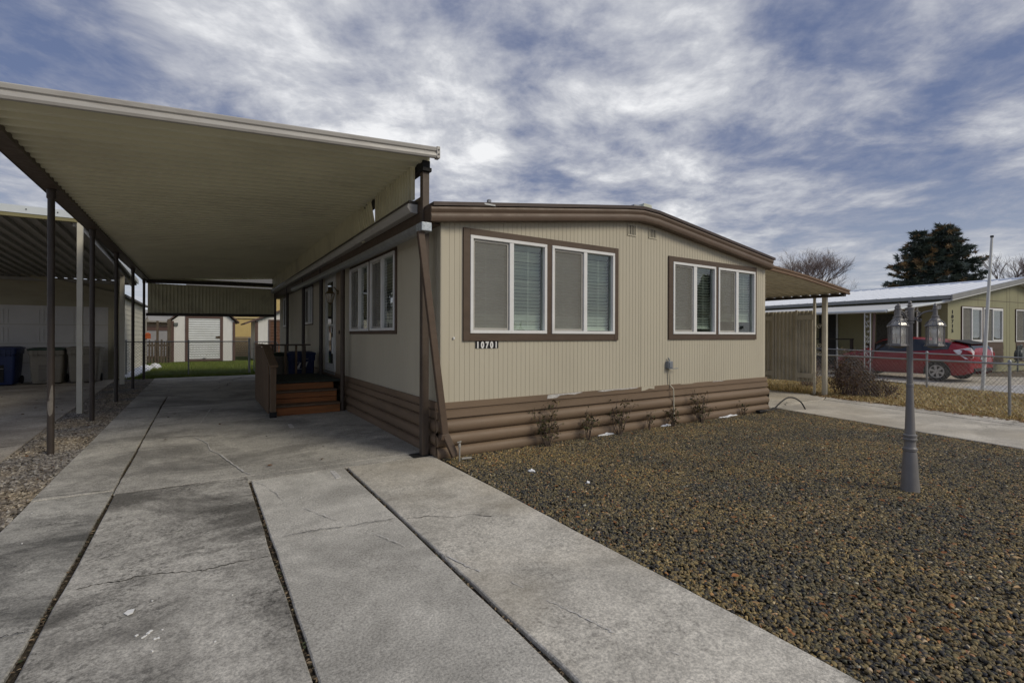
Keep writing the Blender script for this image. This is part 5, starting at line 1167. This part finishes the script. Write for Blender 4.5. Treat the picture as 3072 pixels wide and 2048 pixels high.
def nbwin(u0, u1, m1, g0, g1, m2):
    b = MB(); fbox(b, NF, u0-.03, u1+.03, -.02, .015, 1.22, 1.27); fbox(b, NF, u0-.03, u0, -.02, .02, 1.27, 2.74); fbox(b, NF, u1, u1+.03, -.02, .02, 1.27, 2.74); fbox(b, NF, u0-.03, u1+.03, -.02, .02, 2.74, 2.775); fbox(b, NF, g0, g1, -.02, .01, 1.27, 2.74)
    w_ = nw(b, 'window', 'nbbrown')
    for a, c, m in ((u0, g0, m1), (g1, u1, m2)):
        b = MB(); rect_ring(b, NF, a, c, 1.27, 2.74, .05, -.02, .025); rect_ring(b, NF, m, c-.03, 1.31, 2.70, .06, -.01, .035); nw(b, 'frame', 'white', w_)
        b = MB(); fbox(b, NF, a+.05, m, -.012, -.008, 1.32, 2.69); nw(b, 'screen', 'screen', w_)
        b = MB(); fbox(b, NF, m+.06, c-.09, -.004, .0, 1.36, 2.65); nw(b, 'pane', 'glass', w_)
        b = MB(); n = 26
        for k in range(n):
            z = 1.34+(k+.5)*1.34/n; b.quad(NF(a+.05, -.10, z-.014), NF(c-.05, -.10, z-.014), NF(c-.05, -.06, z+.016), NF(a+.05, -.06, z+.016))
        nw(b, 'blind', 'blind', w_, recalc=False)
    b = MB(); d = .5
    b.quad(NF(u0, -d, 1.27), NF(u1, -d, 1.27), NF(u1, -d, 2.74), NF(u0, -d, 2.74)); nw(b, 'window_recess', 'dark', w_, recalc=False)
nbwin(1.10, 4.62, 1.86, 2.76, 2.88, 3.68); nbwin(5.88, 9.4, 6.7, 7.6, 7.72, 8.5)
b = MB()
for u0, u1 in ((1.12, 4.66), (5.9, 9.45)):
    for k in range(3): b.hexa([NF(u0, .03, .38+k*.28), NF(u1, .03, .38+k*.28), NF(u1, .0, .38+k*.28), NF(u0, .0, .38+k*.28), NF(u0, .018, .65+k*.28), NF(u1, .018, .65+k*.28), NF(u1, .0, .65+k*.28), NF(u0, .0, .65+k*.28)])
nw(b, 'brown_panel', 'nbbrown')
for k, ch in enumerate('10715'):
    z0 = 2.44-k*.192
    cu = text_mesh('house_numeral', ch, .20, K['black'], None, lambda x, y, z, z0=z0: (.345+x*1.5, -.012+z*.4, z0+y), .012, bold=.004)
    cu.parent = nh
# dark recessed side wall under the awning: door, window
b = MB(); b.box(-.03, .0, 4.35, 5.2, .55, 2.6); nw(b, 'side_door', mat('black_screen_door', (.02, .02, .022), .5, .1, 4, 0))
b = MB(); b.box(-.05, -.03, 4.28, 4.36, .5, 2.65); nw(b, 'door_casing', 'trimblue')
b = MB(); b.box(-.03, .0, .9, 2.6, 1.2, 2.5); nw(b, 'side_window', mat('dim_window', (.05, .05, .045), .3, .1, 4, 0))
b = MB(); b.box(-.035, .0, .7, 3.0, .4, 1.15); nw(b, 'side_panel', 'nbbrown')
b = MB(); b.box(-1.2, -.02, 4.0, 5.6, .0, .5); nw(b, 'side_step', 'darkpost'); b = MB()
b.box(-1.2, -1.16, 2.9, 5.6, 1.34, 1.40); b.box(-1.22, -1.12, 2.95, 3.05, 0, 1.4); b.box(-1.22, -1.12, 5.5, 5.6, 0, 1.4); nw(b, 'step_railing', 'darkpost')
# white awning with scroll columns
AB = -4.55
b = MB(); b.hexa([(AB, -.12, 2.42), (-.02, -.02, 2.92), (-.02, 9.6, 2.92), (AB, 9.6, 2.46), (AB, -.12, 2.45), (-.02, -.02, 2.95), (-.02, 9.6, 2.95), (AB, 9.6, 2.49)]); aw = nw(b, 'awning', 'awning')
b = MB(); b.tube([(AB, -.14, 2.42), (AB, 9.6, 2.46)], .055, 8); b.tube([(AB, -.14, 2.43), (-.02, -.05, 2.93)], .05, 8); nw(b, 'awning_edge', 'trimblue', aw, smooth=True)
def scroll_col(y, x, lean_=0):
    b = MB(); b.tube([(x, y-.10, 2.42), (x+lean_, y-.10, 0)], .02, 6); b.tube([(x, y+.10, 2.42), (x+lean_, y+.10, 0)], .02, 6)
    for k in range(12):
        z = .15+k*.19; s = 1 if k % 2 else -1; t_ = [j/12 for j in range(13)]
        b.tube([(x, y+s*.02+s*.055*(1-t*.75)*math.cos(7.5*t), z+.055*(1-t*.75)*math.sin(7.5*t)) for t in t_], .009, 4)
        if k % 3 == 0: b.tube([(x, y-s*.09, z-.05), (x, y+s*.09, z+.22)], .009, 4)
    return nw(b, 'scroll_column', 'iron')
scroll_col(.52, AB+.05); scroll_col(5.0, AB+.05)
b = MB(); b.beam((AB+.30, .42, 2.4), (AB+.42, .55, .0), .07, .07); nw(b, 'awning_brace', mat('plum_grey_brace', (.16, .11, .105), .6, .1, 4, .05))
b = MB(); b.tube([(-1.6, .3, 2.7), (-1.6, .3, 0)], .03, 6); nw(b, 'awning_post', 'iron')
b = MB(); b.lathe([(.05, 0), (.05, .03), (.07, .06), (.075, .16)], (-.08, .25, 2.62), 8); b.lathe([(.05, 0), (.05, .03), (.07, .06), (.075, .16)], (-.25, .25, 2.60), 8); b.tube([(-.0, .25, 2.8), (-.17, .25, 2.82)], .03, 6); nw(b, 'flood_lamp', 'iron')
b = MB(); b.box(3.6, 3.95, 11.0, 11.3, 3.5, 4.35); b.box(3.5, 4.05, 10.9, 11.4, 4.35, 4.42); nw(b, 'roof_stack', 'meter')

# red car -------------------------------------------------------------
car = thing('parked_car', 'red hatchback with clear tail lamps parked beside the olive green home', 'car', (NB[0]+math.cos(NR)*-3.33-math.sin(NR)*-.12, NB[1]+math.sin(NR)*-3.33+math.cos(NR)*-.12, 0), NR)
# local y: forward (away from the street); rear axle -1.36, front axle 1.34
ys = [-2.24, -2.20, -2.05, -1.80, -1.36, -.95, -.5, 0, .45, .85, 1.10, 1.34, 1.75, 2.05, 2.17]
wid = [.66, .78, .84, .865, .875, .875, .873, .872, .872, .87, .865, .85, .80, .70, .52]
belt = [.96, 1.00, 1.06, 1.07, 1.03, .99, .96, .935, .92, .915, .90, .87, .78, .68, .60]
top = [1.02, 1.12, 1.26, 1.325, 1.405, 1.455, 1.485, 1.49, 1.42, 1.20, 1.03, .955, .86, .75, .64]
roofw = [.52, .56, .58, .585, .58, .58, .57, .56, .555, .58, .62, .66, .62, .52, .36]
bot = [.36, .30, .24, .20, .20, .20, .20, .20, .20, .20, .20, .20, .22, .26, .34]
yd = np.concatenate([np.linspace(ys[i], ys[i+1], 4)[:-1] for i in range(len(ys)-1)]+[[ys[-1]]])
def sm(a):
    v = np.interp(yd, ys, a); k = np.array([1, 2, 1])/4.; vv = np.convolve(np.pad(v, 1, 'edge'), k, 'valid'); return vv
W_, B_, T_, RW, BO = sm(wid), sm(belt), sm(top), sm(roofw), sm(bot)
secs = []
for i, y in enumerate(yd):
    w, bl, tp, rw, bo = W_[i], B_[i], T_[i], RW[i], BO[i]; tp = max(tp, bl+.02)
    half = [(w*.90, bo), (w*.985, bo+.10), (w, bo+(bl-bo)*.45), (w*.985, bo+(bl-bo)*.82), (w*.955, bl-.01), (w*.935, bl+.012), (rw+(w*.935-rw)*.42, bl+(tp-bl)*.55), (rw+.015, tp-.075*min(1, (tp-bl)/.3)), (rw*.85, tp-.02), (rw*.45, tp-.004), (0, tp)]
    secs.append(half)
nh_ = len(secs[0])
b = MB()
for i, y in enumerate(yd):
    for x, z in secs[i]: b.v.append((-x, y, z))
    for x, z in reversed(secs[i][:-1]): b.v.append((x, y, z))
nn = 2*nh_-1
gl = {}
GLF = {'side_window': [], 'windscreen': [], 'rear_window': []}
for i in range(len(yd)-1):
    ym = (yd[i]+yd[i+1])/2
    for k in range(nn-1):
        f = (i*nn+k, (i+1)*nn+k, (i+1)*nn+k+1, i*nn+k+1); kk = k if k < nh_-1 else nn-2-k
        if kk in (5, 6) and -1.62 < ym < .93 and not (-.55 < ym < -.42) and not (.52 < ym < .60) and not (-1.24 < ym < -1.17): GLF['side_window'].append(f)
        elif kk >= 8 and .28 < ym < 1.05: GLF['windscreen'].append(f)
        elif kk in (8, 9) and -2.06 < ym < -1.45: GLF['rear_window'].append(f)
        b.f.append(f)
b.f.append(tuple(range(nn))); b.f.append(tuple((len(yd)-1)*nn+k for k in reversed(range(nn))))
body = b.build('body', K['paint'], car, world=False, smooth=45)
for nm, fs in GLF.items():
    g = MB(); g.v = list(b.v); g.f = list(fs); me = g.build(nm, K['carglass'], car, world=False, recalc=False)
    bm = bmesh.new(); bm.from_mesh(me.data); bmesh.ops.delete(bm, geom=[v for v in bm.verts if not v.link_faces], context='VERTS')
    for v in bm.verts:
        c = Vector((0, v.co.y, .9)); d = (v.co-c); d.y = 0; v.co += d.normalized()*.007
    bm.to_mesh(me.data); bm.free()
b = MB(); b.hexa([(-.60, -2.14, 1.235), (.60, -2.14, 1.235), (.57, -1.62, 1.365), (-.57, -1.62, 1.365), (-.60, -2.16, 1.275), (.60, -2.16, 1.275), (.57, -1.62, 1.395), (-.57, -1.62, 1.395)]); b.build('spoiler', K['carblack'], car, world=False, bevel=.015)
b = MB(); b.hexa([(-.60, -2.235, 1.00), (.60, -2.235, 1.00), (.60, -2.15, 1.00), (-.60, -2.15, 1.00), (-.57, -2.17, 1.20), (.57, -2.17, 1.20), (.57, -2.06, 1.22), (-.57, -2.06, 1.22)]); b.build('rear_window', K['carglass'], car, world=False, bevel=.01)
for s in (-1, 1):
    b = MB(); P = [(s*.56, -2.235, 1.00), (s*.70, -2.20, 1.14), (s*.845, -1.80, 1.045), (s*.875, -1.90, .95), (s*.83, -2.12, .76), (s*.66, -2.25, .78)]
    b.v = [(x*1.012, y-.012, z) for x, y, z in P]+[(x*.9, y+.10, z) for x, y, z in P]
    n = 6; b.f = [tuple(range(n)), tuple(reversed(range(n, 2*n)))]+[(i, i+n, (i+1) % n+n, (i+1) % n) for i in range(n)]
    tl = b.build('tail_lamp', K['tail'], car, world=False, bevel=.012)
    b = MB(); b.tube([(s*.70, -2.245, .80), (s*.74, -2.235, .95), (s*.80, -2.15, 1.02)], .022, 6); b.build('lamp_lens', K['tailred'], tl, world=False, smooth=True)
    b = MB(); b.hexa([(s*.55, 2.02, .66), (s*.78, 1.72, .70), (s*.74, 1.70, .70), (s*.5, 1.95, .66), (s*.56, 1.98, .74), (s*.79, 1.60, .80), (s*.74, 1.60, .80), (s*.5, 1.92, .74)]); b.build('headlamp', K['tail'], car, world=False, bevel=.01)
    b = MB(); b.box(min(s*.90, s*1.06), max(s*.90, s*1.06), .62, .74, .95, 1.06); b.build('wing_mirror', K['paint'], car, world=False, bevel=.025)
    for y in (-1.36, 1.34):
        b = MB(); b.lathe([(.20, -.10), (.31, -.10), (.318, -.06), (.318, .06), (.31, .10), (.20, .10)], (s*.775, y, .312), 28, 'X'); wh = b.build('wheel', K['rubber'], car, world=False, smooth=35)
        b = MB(); b.lathe([(.218, .0), (.218, .012), (.190, .012), (.190, .0)], (s*.875, y, .312), 28, 'X', False) if s > 0 else b.lathe([(.218, .0), (.218, -.012), (.190, -.012), (.190, .0)], (s*.875, y, .312), 28, 'X', False)
        for k in range(6):
            a = k*PI/3+.3; c, d = math.cos(a), math.sin(a); pth = lambda r, w: (s*.882, y+r*c-w*d, .312+r*d+w*c)
            q = [pth(.03, -.030), pth(.20, -.045), pth(.20, .045), pth(.03, .030)]; q2 = [(x-s*.02, yy, z) for x, yy, z in q]; b.hexa(q+q2)
        b.lathe([(.05, -.02), (.05, .012)], (s*.878, y, .312), 14, 'X'); b.build('rim', K['rim'], wh, world=False)
        b = MB(); 
        pts = [(y+.375*math.cos(a), .312+.375*math.sin(a)) for a in [PI*k/16 for k in range(17)]]
        b.prism([(y+.375, .2)]+pts+[(y-.375, .2)], lambda u, d, z: (d, u, z), s*.60, s*.879); b.build('wheel_arch', K['carblack'], car, world=False)
b = MB(); b.box(-.60, .60, -2.27, -2.20, .36, .46); b.build('bumper_insert', K['carblack'], car, world=False)
b = MB(); b.box(-.17, .17, -2.262, -2.24, .74, .86); pl = b.build('number_plate', mat('pale_plate', (.55, .60, .62), .4, .12, 30, 0), car, world=False)
b = MB(); b.box(-.13, .13, -2.265, -2.262, .785, .82); b.build('plate_marks', mat('blurred_plate_marks', (.2, .24, .32), .5, .5, 60, 0), pl, world=False)
b = MB(); b.lathe([(.05, .0), (.05, .012)], (0, -2.262, .945), 16, 'Y'); b.build('rear_badge', K['rim'], car, world=False)
b = MB()
pts = [(-.885, -1.92+.075*math.cos(a), .80+.075*math.sin(a)) for a in [2*PI*k/20 for k in range(21)]]
b.tube([(x+.012, y+.30, z-.0) for x, y, z in pts], .004, 5, False); b.build('fuel_cap_outline', K['carblack'], car, world=False)
b = MB()
for y0, z0, z1 in ((-.48, .28, .97), (.80, .30, .92)): b.tube([(-.880, y0, z0), (-.884, y0-.02, (z0+z1)/2), (-.845, y0-.05, z1)], .004, 4)
b.build('door_seam', K['carblack'], car, world=False)
for y in (-.72, .25):
    b = MB(); b.tube([(-.875, y, .86), (-.895, y-.02, .862), (-.895, y-.16, .868), (-.870, y-.18, .868)], .012, 6); b.build('door_handle', K['paint'], car, world=False, smooth=True)

# fences, pole, meter, shrubs -----------------------------------------
near = [(11.6, -.8), (12.62, 2.3), (13.95, 5.9), (14.2, 6.6), (14.45, 12)]
chain_fence('low chain link fence nearest the pale drive', near, .99, [(12.90, 2.55), (14.35, 9.5)], 'chain link fences along the neighbour drive', wire=.0042)
far = [(14.9, 1.1), (16.25, 2.97), (17.9, 5.25), (20.6, 9.0), (22.5, 11.6)]
chain_fence('chain link fence in front of the red car', far, 1.0, [(15.1, 1.4), (17.93, 5.27), (20.4, 8.7)], 'chain link fences along the neighbour drive', wire=.0042, pr=.028)
fl = thing('flagpole', 'bare white flagpole leaning slightly beyond the chain link fence', 'flagpole', (18.52, 4.20, 0))
tp = Vector((.215, -.135, 4.30)); b = MB(); b.tube([(0, 0, -.05), tp*.42], [.048, .044], 10); b.tube([tp*.42, tp*.72], [.040, .038], 10); b.tube([tp*.72, tp], [.035, .030], 10); b.build('pole', K['iron'], fl, world=False, smooth=True)
b = MB(); b.tube([tp, tp*1.012], .040, 10); b.build('pole_cap', K['black'], fl, world=False)
gm = thing('gas_meter', 'grey utility meter with bent pipes by the olive green wall', 'meter', (29.6, 5.55, 0))
b = MB(); b.lathe([(.17, 0), (.20, .03), (.20, .20), (.17, .23)], (0, -.1, .75), 14, 'Y'); b.box(-.17, .17, -.12, .14, .50, .80); b.build('meter_body', K['meter'], gm, world=False, smooth=35)
b = MB(); b.tube([(-.3, 0, 0), (-.3, 0, 1.02), (-.25, 0, 1.1), (-.12, 0, 1.1), (-.1, 0, .95)], .03, 8); b.tube([(.1, 0, .95), (.12, 0, 1.12), (.35, 0, 1.14), (.4, 0, 1.0), (.4, .2, .4), (.4, .3, .4)], .03, 8); b.lathe([(.11, -.03), (.13, 0), (.11, .03)], (.42, -.02, .9), 12, 'Y'); b.build('pipe', K['meter'], gm, world=False, smooth=True)
b = MB(); b.box(-.9, .9, -.5, -.1, .0, .12); tag(b.build('shrub_bed_edging', K['concrete3']), 'low edging kerb in front of the utility meter', 'edging'); bpy.data.objects['shrub_bed_edging'].location = (29.2, 4.6, -.03)

def shrub(name, label, cat, loc, n, h, spread, m, leaf=None, leafn=0, group=None, r0=.006, lsize=.03, up=.75, seed=0, sub=4, base=.4):
    r = random.Random(seed); t = thing(name, label, cat, loc, 0, group); b = MB(); LV = []
    for k in range(n):
        a = r.uniform(0, 2*PI); s = r.uniform(.2, 1)*spread; hh = h*r.uniform(.5, 1.0)*(1-.35*s/spread*(1-up)); s0 = r.uniform(0, 1)*base*.5*spread; p0 = Vector((math.cos(a)*s0, math.sin(a)*s0, -.02)); p3 = Vector((math.cos(a)*s, math.sin(a)*s, hh*(1.15-.55*(s/spread)**2 if base > .5 else 1)))
        pts = [p0]; 
        for j in range(1, 5):
            q = j/4; pts.append(p0.lerp(p3, q)+Vector((r.uniform(-1, 1), r.uniform(-1, 1), r.uniform(-.5, 1)))*.05*h)
        b.tube(pts, [r0*(1-.17*j) for j in range(5)], 4, False)
        for _ in range(sub):
            q = r.uniform(.3, 1); i = min(3, int(q*4)); st = pts[i].lerp(pts[i+1], q*4-i) if q < 1 else pts[4]; dr = Vector((r.uniform(-1, 1), r.uniform(-1, 1), r.uniform(-.1, 1.1))).normalized()*h*r.uniform(.08, .24)
            md = st+dr*.5+Vector((r.uniform(-1, 1), r.uniform(-1, 1), r.uniform(-1, 1)))*.02*h; b.tube([st, md, st+dr], [r0*.5, r0*.4, r0*.2], 3, False); LV += [st+dr, md]
        LV += [pts[4], pts[3], pts[2]]
    b.build('stems', m, t, world=False)
    if leafn:
        V = []; F = []; T = []
        for _ in range(leafn):
            p = r.choice(LV)+Vector((r.gauss(0, 1), r.gauss(0, 1), r.gauss(0, 1)))*lsize*.8; s = lsize*r.uniform(.5, 1.2); u = Vector((r.uniform(-1, 1), r.uniform(-1, 1), r.uniform(-1, .4))).normalized(); w_ = u.orthogonal().normalized(); w_ = Matrix.Rotation(r.uniform(0, 6.3), 3, u) @ w_; c = r.choice(leaf); k = r.uniform(.7, 1.3)
            o = len(V); V += [p-u*s, p+w_*s*.45, p+u*s, p-w_*s*.45]; F.append((o, o+1, o+2, o+3)); T += [(*[min(1, q*k) for q in c], 1)]*4
        np_mesh('leaves', V, F, K['leaf'], t, T)
    return t
DC = [(.075, .07, .028), (.05, .05, .02), (.09, .06, .025), (.12, .095, .045), (.055, .065, .028)]
shrub('dead_shrub', 'large brown dead shrub at the corner of the pale drive', 'shrub', (13.95, 5.62, 0), 120, 1.10, .50, K['twig'], [(.11, .06, .03), (.075, .06, .03), (.14, .095, .05), (.06, .045, .022), (.17, .11, .05)], 3200, None, .007, .026, .45, seed=4, sub=8, base=1.5)
shrub('dead_shrub', 'low spreading brown brush at the foot of the large dead shrub', 'shrub', (14.25, 5.15, 0), 60, .50, .42, K['twig'], [(.11, .06, .03), (.075, .06, .03), (.14, .095, .05)], 1500, None, .006, .024, .45, seed=14, sub=6, base=1.5)
shrub('dead_shrub', 'low straggling grey brown brush against the fence left of the red car', 'shrub', (15.3, 7.3, 0), 60, .85, .8, K['twig'], [(.24, .17, .09), (.16, .11, .06)], 500, None, .006, .02, seed=5, sub=5)
plants = [((3.98, 5.25), 10, .62, .26, 150, 'withered plant with a yellow leaf at the skirting, leftmost of the row'),
          ((4.72, 5.27), 5, .52, .16, 75, 'thin withered plant under the left window pair right mullion'), ((5.35, 5.28), 8, .60, .24, 90, 'withered plant with three bare upright stems below the seam'),
          ((6.05, 5.30), 3, .36, .14, 24, 'single leaning dry stem left of the conduit'), ((6.62, 5.30), 6, .34, .13, 75, 'low dark tuft at the foot of the conduit'),
          ((7.38, 5.30), 11, .62, .28, 150, 'tallest bushy withered plant under the right window'), ((8.72, 5.32), 3, .26, .09, 18, 'tiny withered sprig near the right corner of the home')]
for k, ((x, y), n, h, sp, lf, lb) in enumerate(plants): shrub('withered_plant', lb, 'plant', (x, y, -.01), n+3, h*.95, sp, K['bark'], DC, int(lf*1.15), 'withered plants along the skirting', .006, .032, .9, 30+k, 5)
# standpipe and cable
fa = thing('standpipe', 'short pale standpipe tap in the stones beside the downspout', 'tap', (2.60, 5.19, 0))
b = MB(); b.tube([(0, 0, -.05), (0, 0, .20)], .010, 8); b.lathe([(.017, .15), (.017, .19), (.010, .20), (.016, .212), (.016, .222), (.008, .226)], (0, 0, 0), 8); b.build('pipe', K['pvc'], fa, world=False, smooth=True)
b = MB(); b.tube([(-.03, 0, .215), (.022, 0, .222)], .009, 6); b.build('tap_handle', K['pvc'], fa, world=False)
b = MB(); b.tube([(2.62, 5.17, .02), (2.74, 5.15, .02)], .014, 8); tag(b.build('pipe_offcut', K['pvc'], None, smooth=True), 'short pale pipe lying on the stones at the standpipe foot', 'pipe')
cp = np.array([(9.30, 5.28, .03), (9.52, 5.2, .04), (9.68, 5.22, .09), (9.85, 5.2, .19), (10.02, 5.18, .255), (10.22, 5.15, .24), (10.36, 5.08, .15), (10.40, 5.02, .0)]); ct = np.linspace(0, 7, 43)
cq = np.stack([np.interp(ct, range(8), cp[:, k]) for k in range(3)], 1)
for _ in range(6): cq[1:-1] = (cq[:-2]+2*cq[1:-1]+cq[2:])/4
b = MB(); b.tube([tuple(p) for p in cq], .014, 8); tag(b.build('cable', K['hose'], None, smooth=True), 'black cable arching over the stones at the right corner of the home', 'cable')
b = MB(); b.box(-.11, .11, -.05, .05, 0, .05); q = b.build('cable_plug', K['hose'], None, bevel=.015); q.location = (9.22, 5.28, .0); tag(q, 'flat black plug box on the stones at the cable end', 'plug')

# ================================================================== TREES
def conifer(label, loc, H, W0, seed, lean_=0.):
    r = random.Random(seed); t = thing('conifer', label, 'tree', loc, 0, 'evergreens beyond the olive green home')
    b = MB(); b.tube([(0, 0, -.1), (0, 0, H*.5), (0, 0, H*.98)], [.24, .14, .02], 8)
    V = []; F = []; T = []
    gr = [(.060, .080, .060), (.080, .102, .088), (.045, .060, .043), (.12, .145, .128)]; br = [(.25, .165, .075), (.19, .125, .065), (.30, .205, .105), (.16, .12, .06)]
    z = 1.0
    while z < H*.985:
        q = z/H; Rm = W0*(1-q)**.72*r.uniform(.82, 1.1); nb = 9 if q < .8 else 6
        a0 = r.uniform(0, 6.3)
        for k in range(nb):
            a = a0+2*PI*k/nb+r.uniform(-.3, .3); Lb = Rm*r.uniform(.72, 1.12)+.15
            droop = r.uniform(-.22, .02) if q < .6 else r.uniform(-.05, .35); d = Vector((math.cos(a), math.sin(a), droop)).normalized()
            p0 = Vector((0, 0, z)); P_ = lambda s: p0+d*Lb*s+Vector((0, 0, .16*Lb*s*s*(1 if q < .7 else .5)))
            b.tube([p0, P_(.5), P_(1)], [.035, .02, .006], 4, False)
            warm = r.random() < .30; nc = max(3, int(Lb*5.5))
            for j in range(nc):
                s = (.22 if q < .85 else .1)+.80*(j+r.random())/nc
                if s > 1.03: s = 1.03
                c = P_(s)+Vector((r.gauss(0, .10), r.gauss(0, .10), r.gauss(0, .07))); col = r.choice(br) if (warm and s > .55 and r.random() < .9) else r.choice(gr); kk = r.uniform(.7, 1.35)
                for _ in range(28):
                    u = (d*1.0+Vector((r.gauss(0, .75), r.gauss(0, .75), r.gauss(.12, .5)))).normalized(); w_ = u.orthogonal().normalized(); w_ = Matrix.Rotation(r.uniform(0, 6.3), 3, u) @ w_
                    ll = r.uniform(.16, .36); st = c+Vector((r.uniform(-.1, .1), r.uniform(-.1, .1), r.uniform(-.06, .06))); o = len(V); V += [st-w_*.036, st+w_*.036, st+u*ll]; F.append((o, o+1, o+2)); T += [(*[x*kk for x in col], 1)]*3
        z += r.uniform(.20, .30)*(1 if q < .8 else .8)
    b.build('trunk', K['bark'], t, world=False)
    np_mesh('crown', V, F, K['needle'], t, T)
    return t
conifer('taller broad conifer with brown tips, right one of the pair', (42.9, 11.6, 0), 9.3, 3.7, 3)
conifer('slightly shorter blue green conifer, left one of the pair', (41.7, 12.6, 0), 8.75, 3.3, 9)
conifer('dark conifer across the street, seen only as a reflection in the right windows', (34.5, -13.2, 0), 6.4, 2.3, 17)
def bare_tree(label, loc, H, spread, seed, lv=5, group='leafless trees beyond the roofs'):
    r = random.Random(seed); t = thing('bare_tree', label, 'tree', loc, 0, group); bt = MB(); bc = MB()
    def grow(p, d, L, rad, k):
        n = 3; pts = [p]; dd = d.copy()
        for j in range(n):
            dd = (dd+Vector((r.gauss(0, .10), r.gauss(0, .10), r.gauss(.06, .07)))).normalized(); pts.append(pts[-1]+dd*L/n)
        (bt if k >= lv-1 else bc).tube(pts, [rad*(1-.12*j) for j in range(n+1)], 5 if k > 2 else 3, False)
        if k == 0: return
        for _ in range(r.randint(4, 5) if k > 1 else r.randint(4, 6)):
            q = r.uniform(.45, 1.0); i = min(n-1, int(q*n)); st = pts[i].lerp(pts[i+1], q*n-i); ax = Vector((r.gauss(0, 1), r.gauss(0, 1), r.gauss(0, .3))).normalized()
            nd = (dd*1.0+ax*spread*(1.2 if k >= lv-1 else .75)+Vector((0, 0, .22))).normalized(); grow(st, nd, L*r.uniform(.62, .78), rad*.52, k-1)
    grow(Vector((0, 0, -.1)), Vector((0, 0, 1)), H*.30, H*.017, lv)
    k = H/max(v[2] for v in bc.v)
    for q in (bt, bc): q.v = [(x*k, y*k, z*k) for x, y, z in q.v]
    bt.build('trunk', K['bark'], t, world=False); bc.build('crown', K['twig'], t, world=False)
    return t
bare_tree('wide leafless tree rising behind the patio cover', (48.4, 22.4, 0), 10.0, 1.05, 12, 6)
bare_tree('leafless tree at the right edge above the olive green gable', (58.2, 9.9, 0), 8.6, .85, 8, 5)
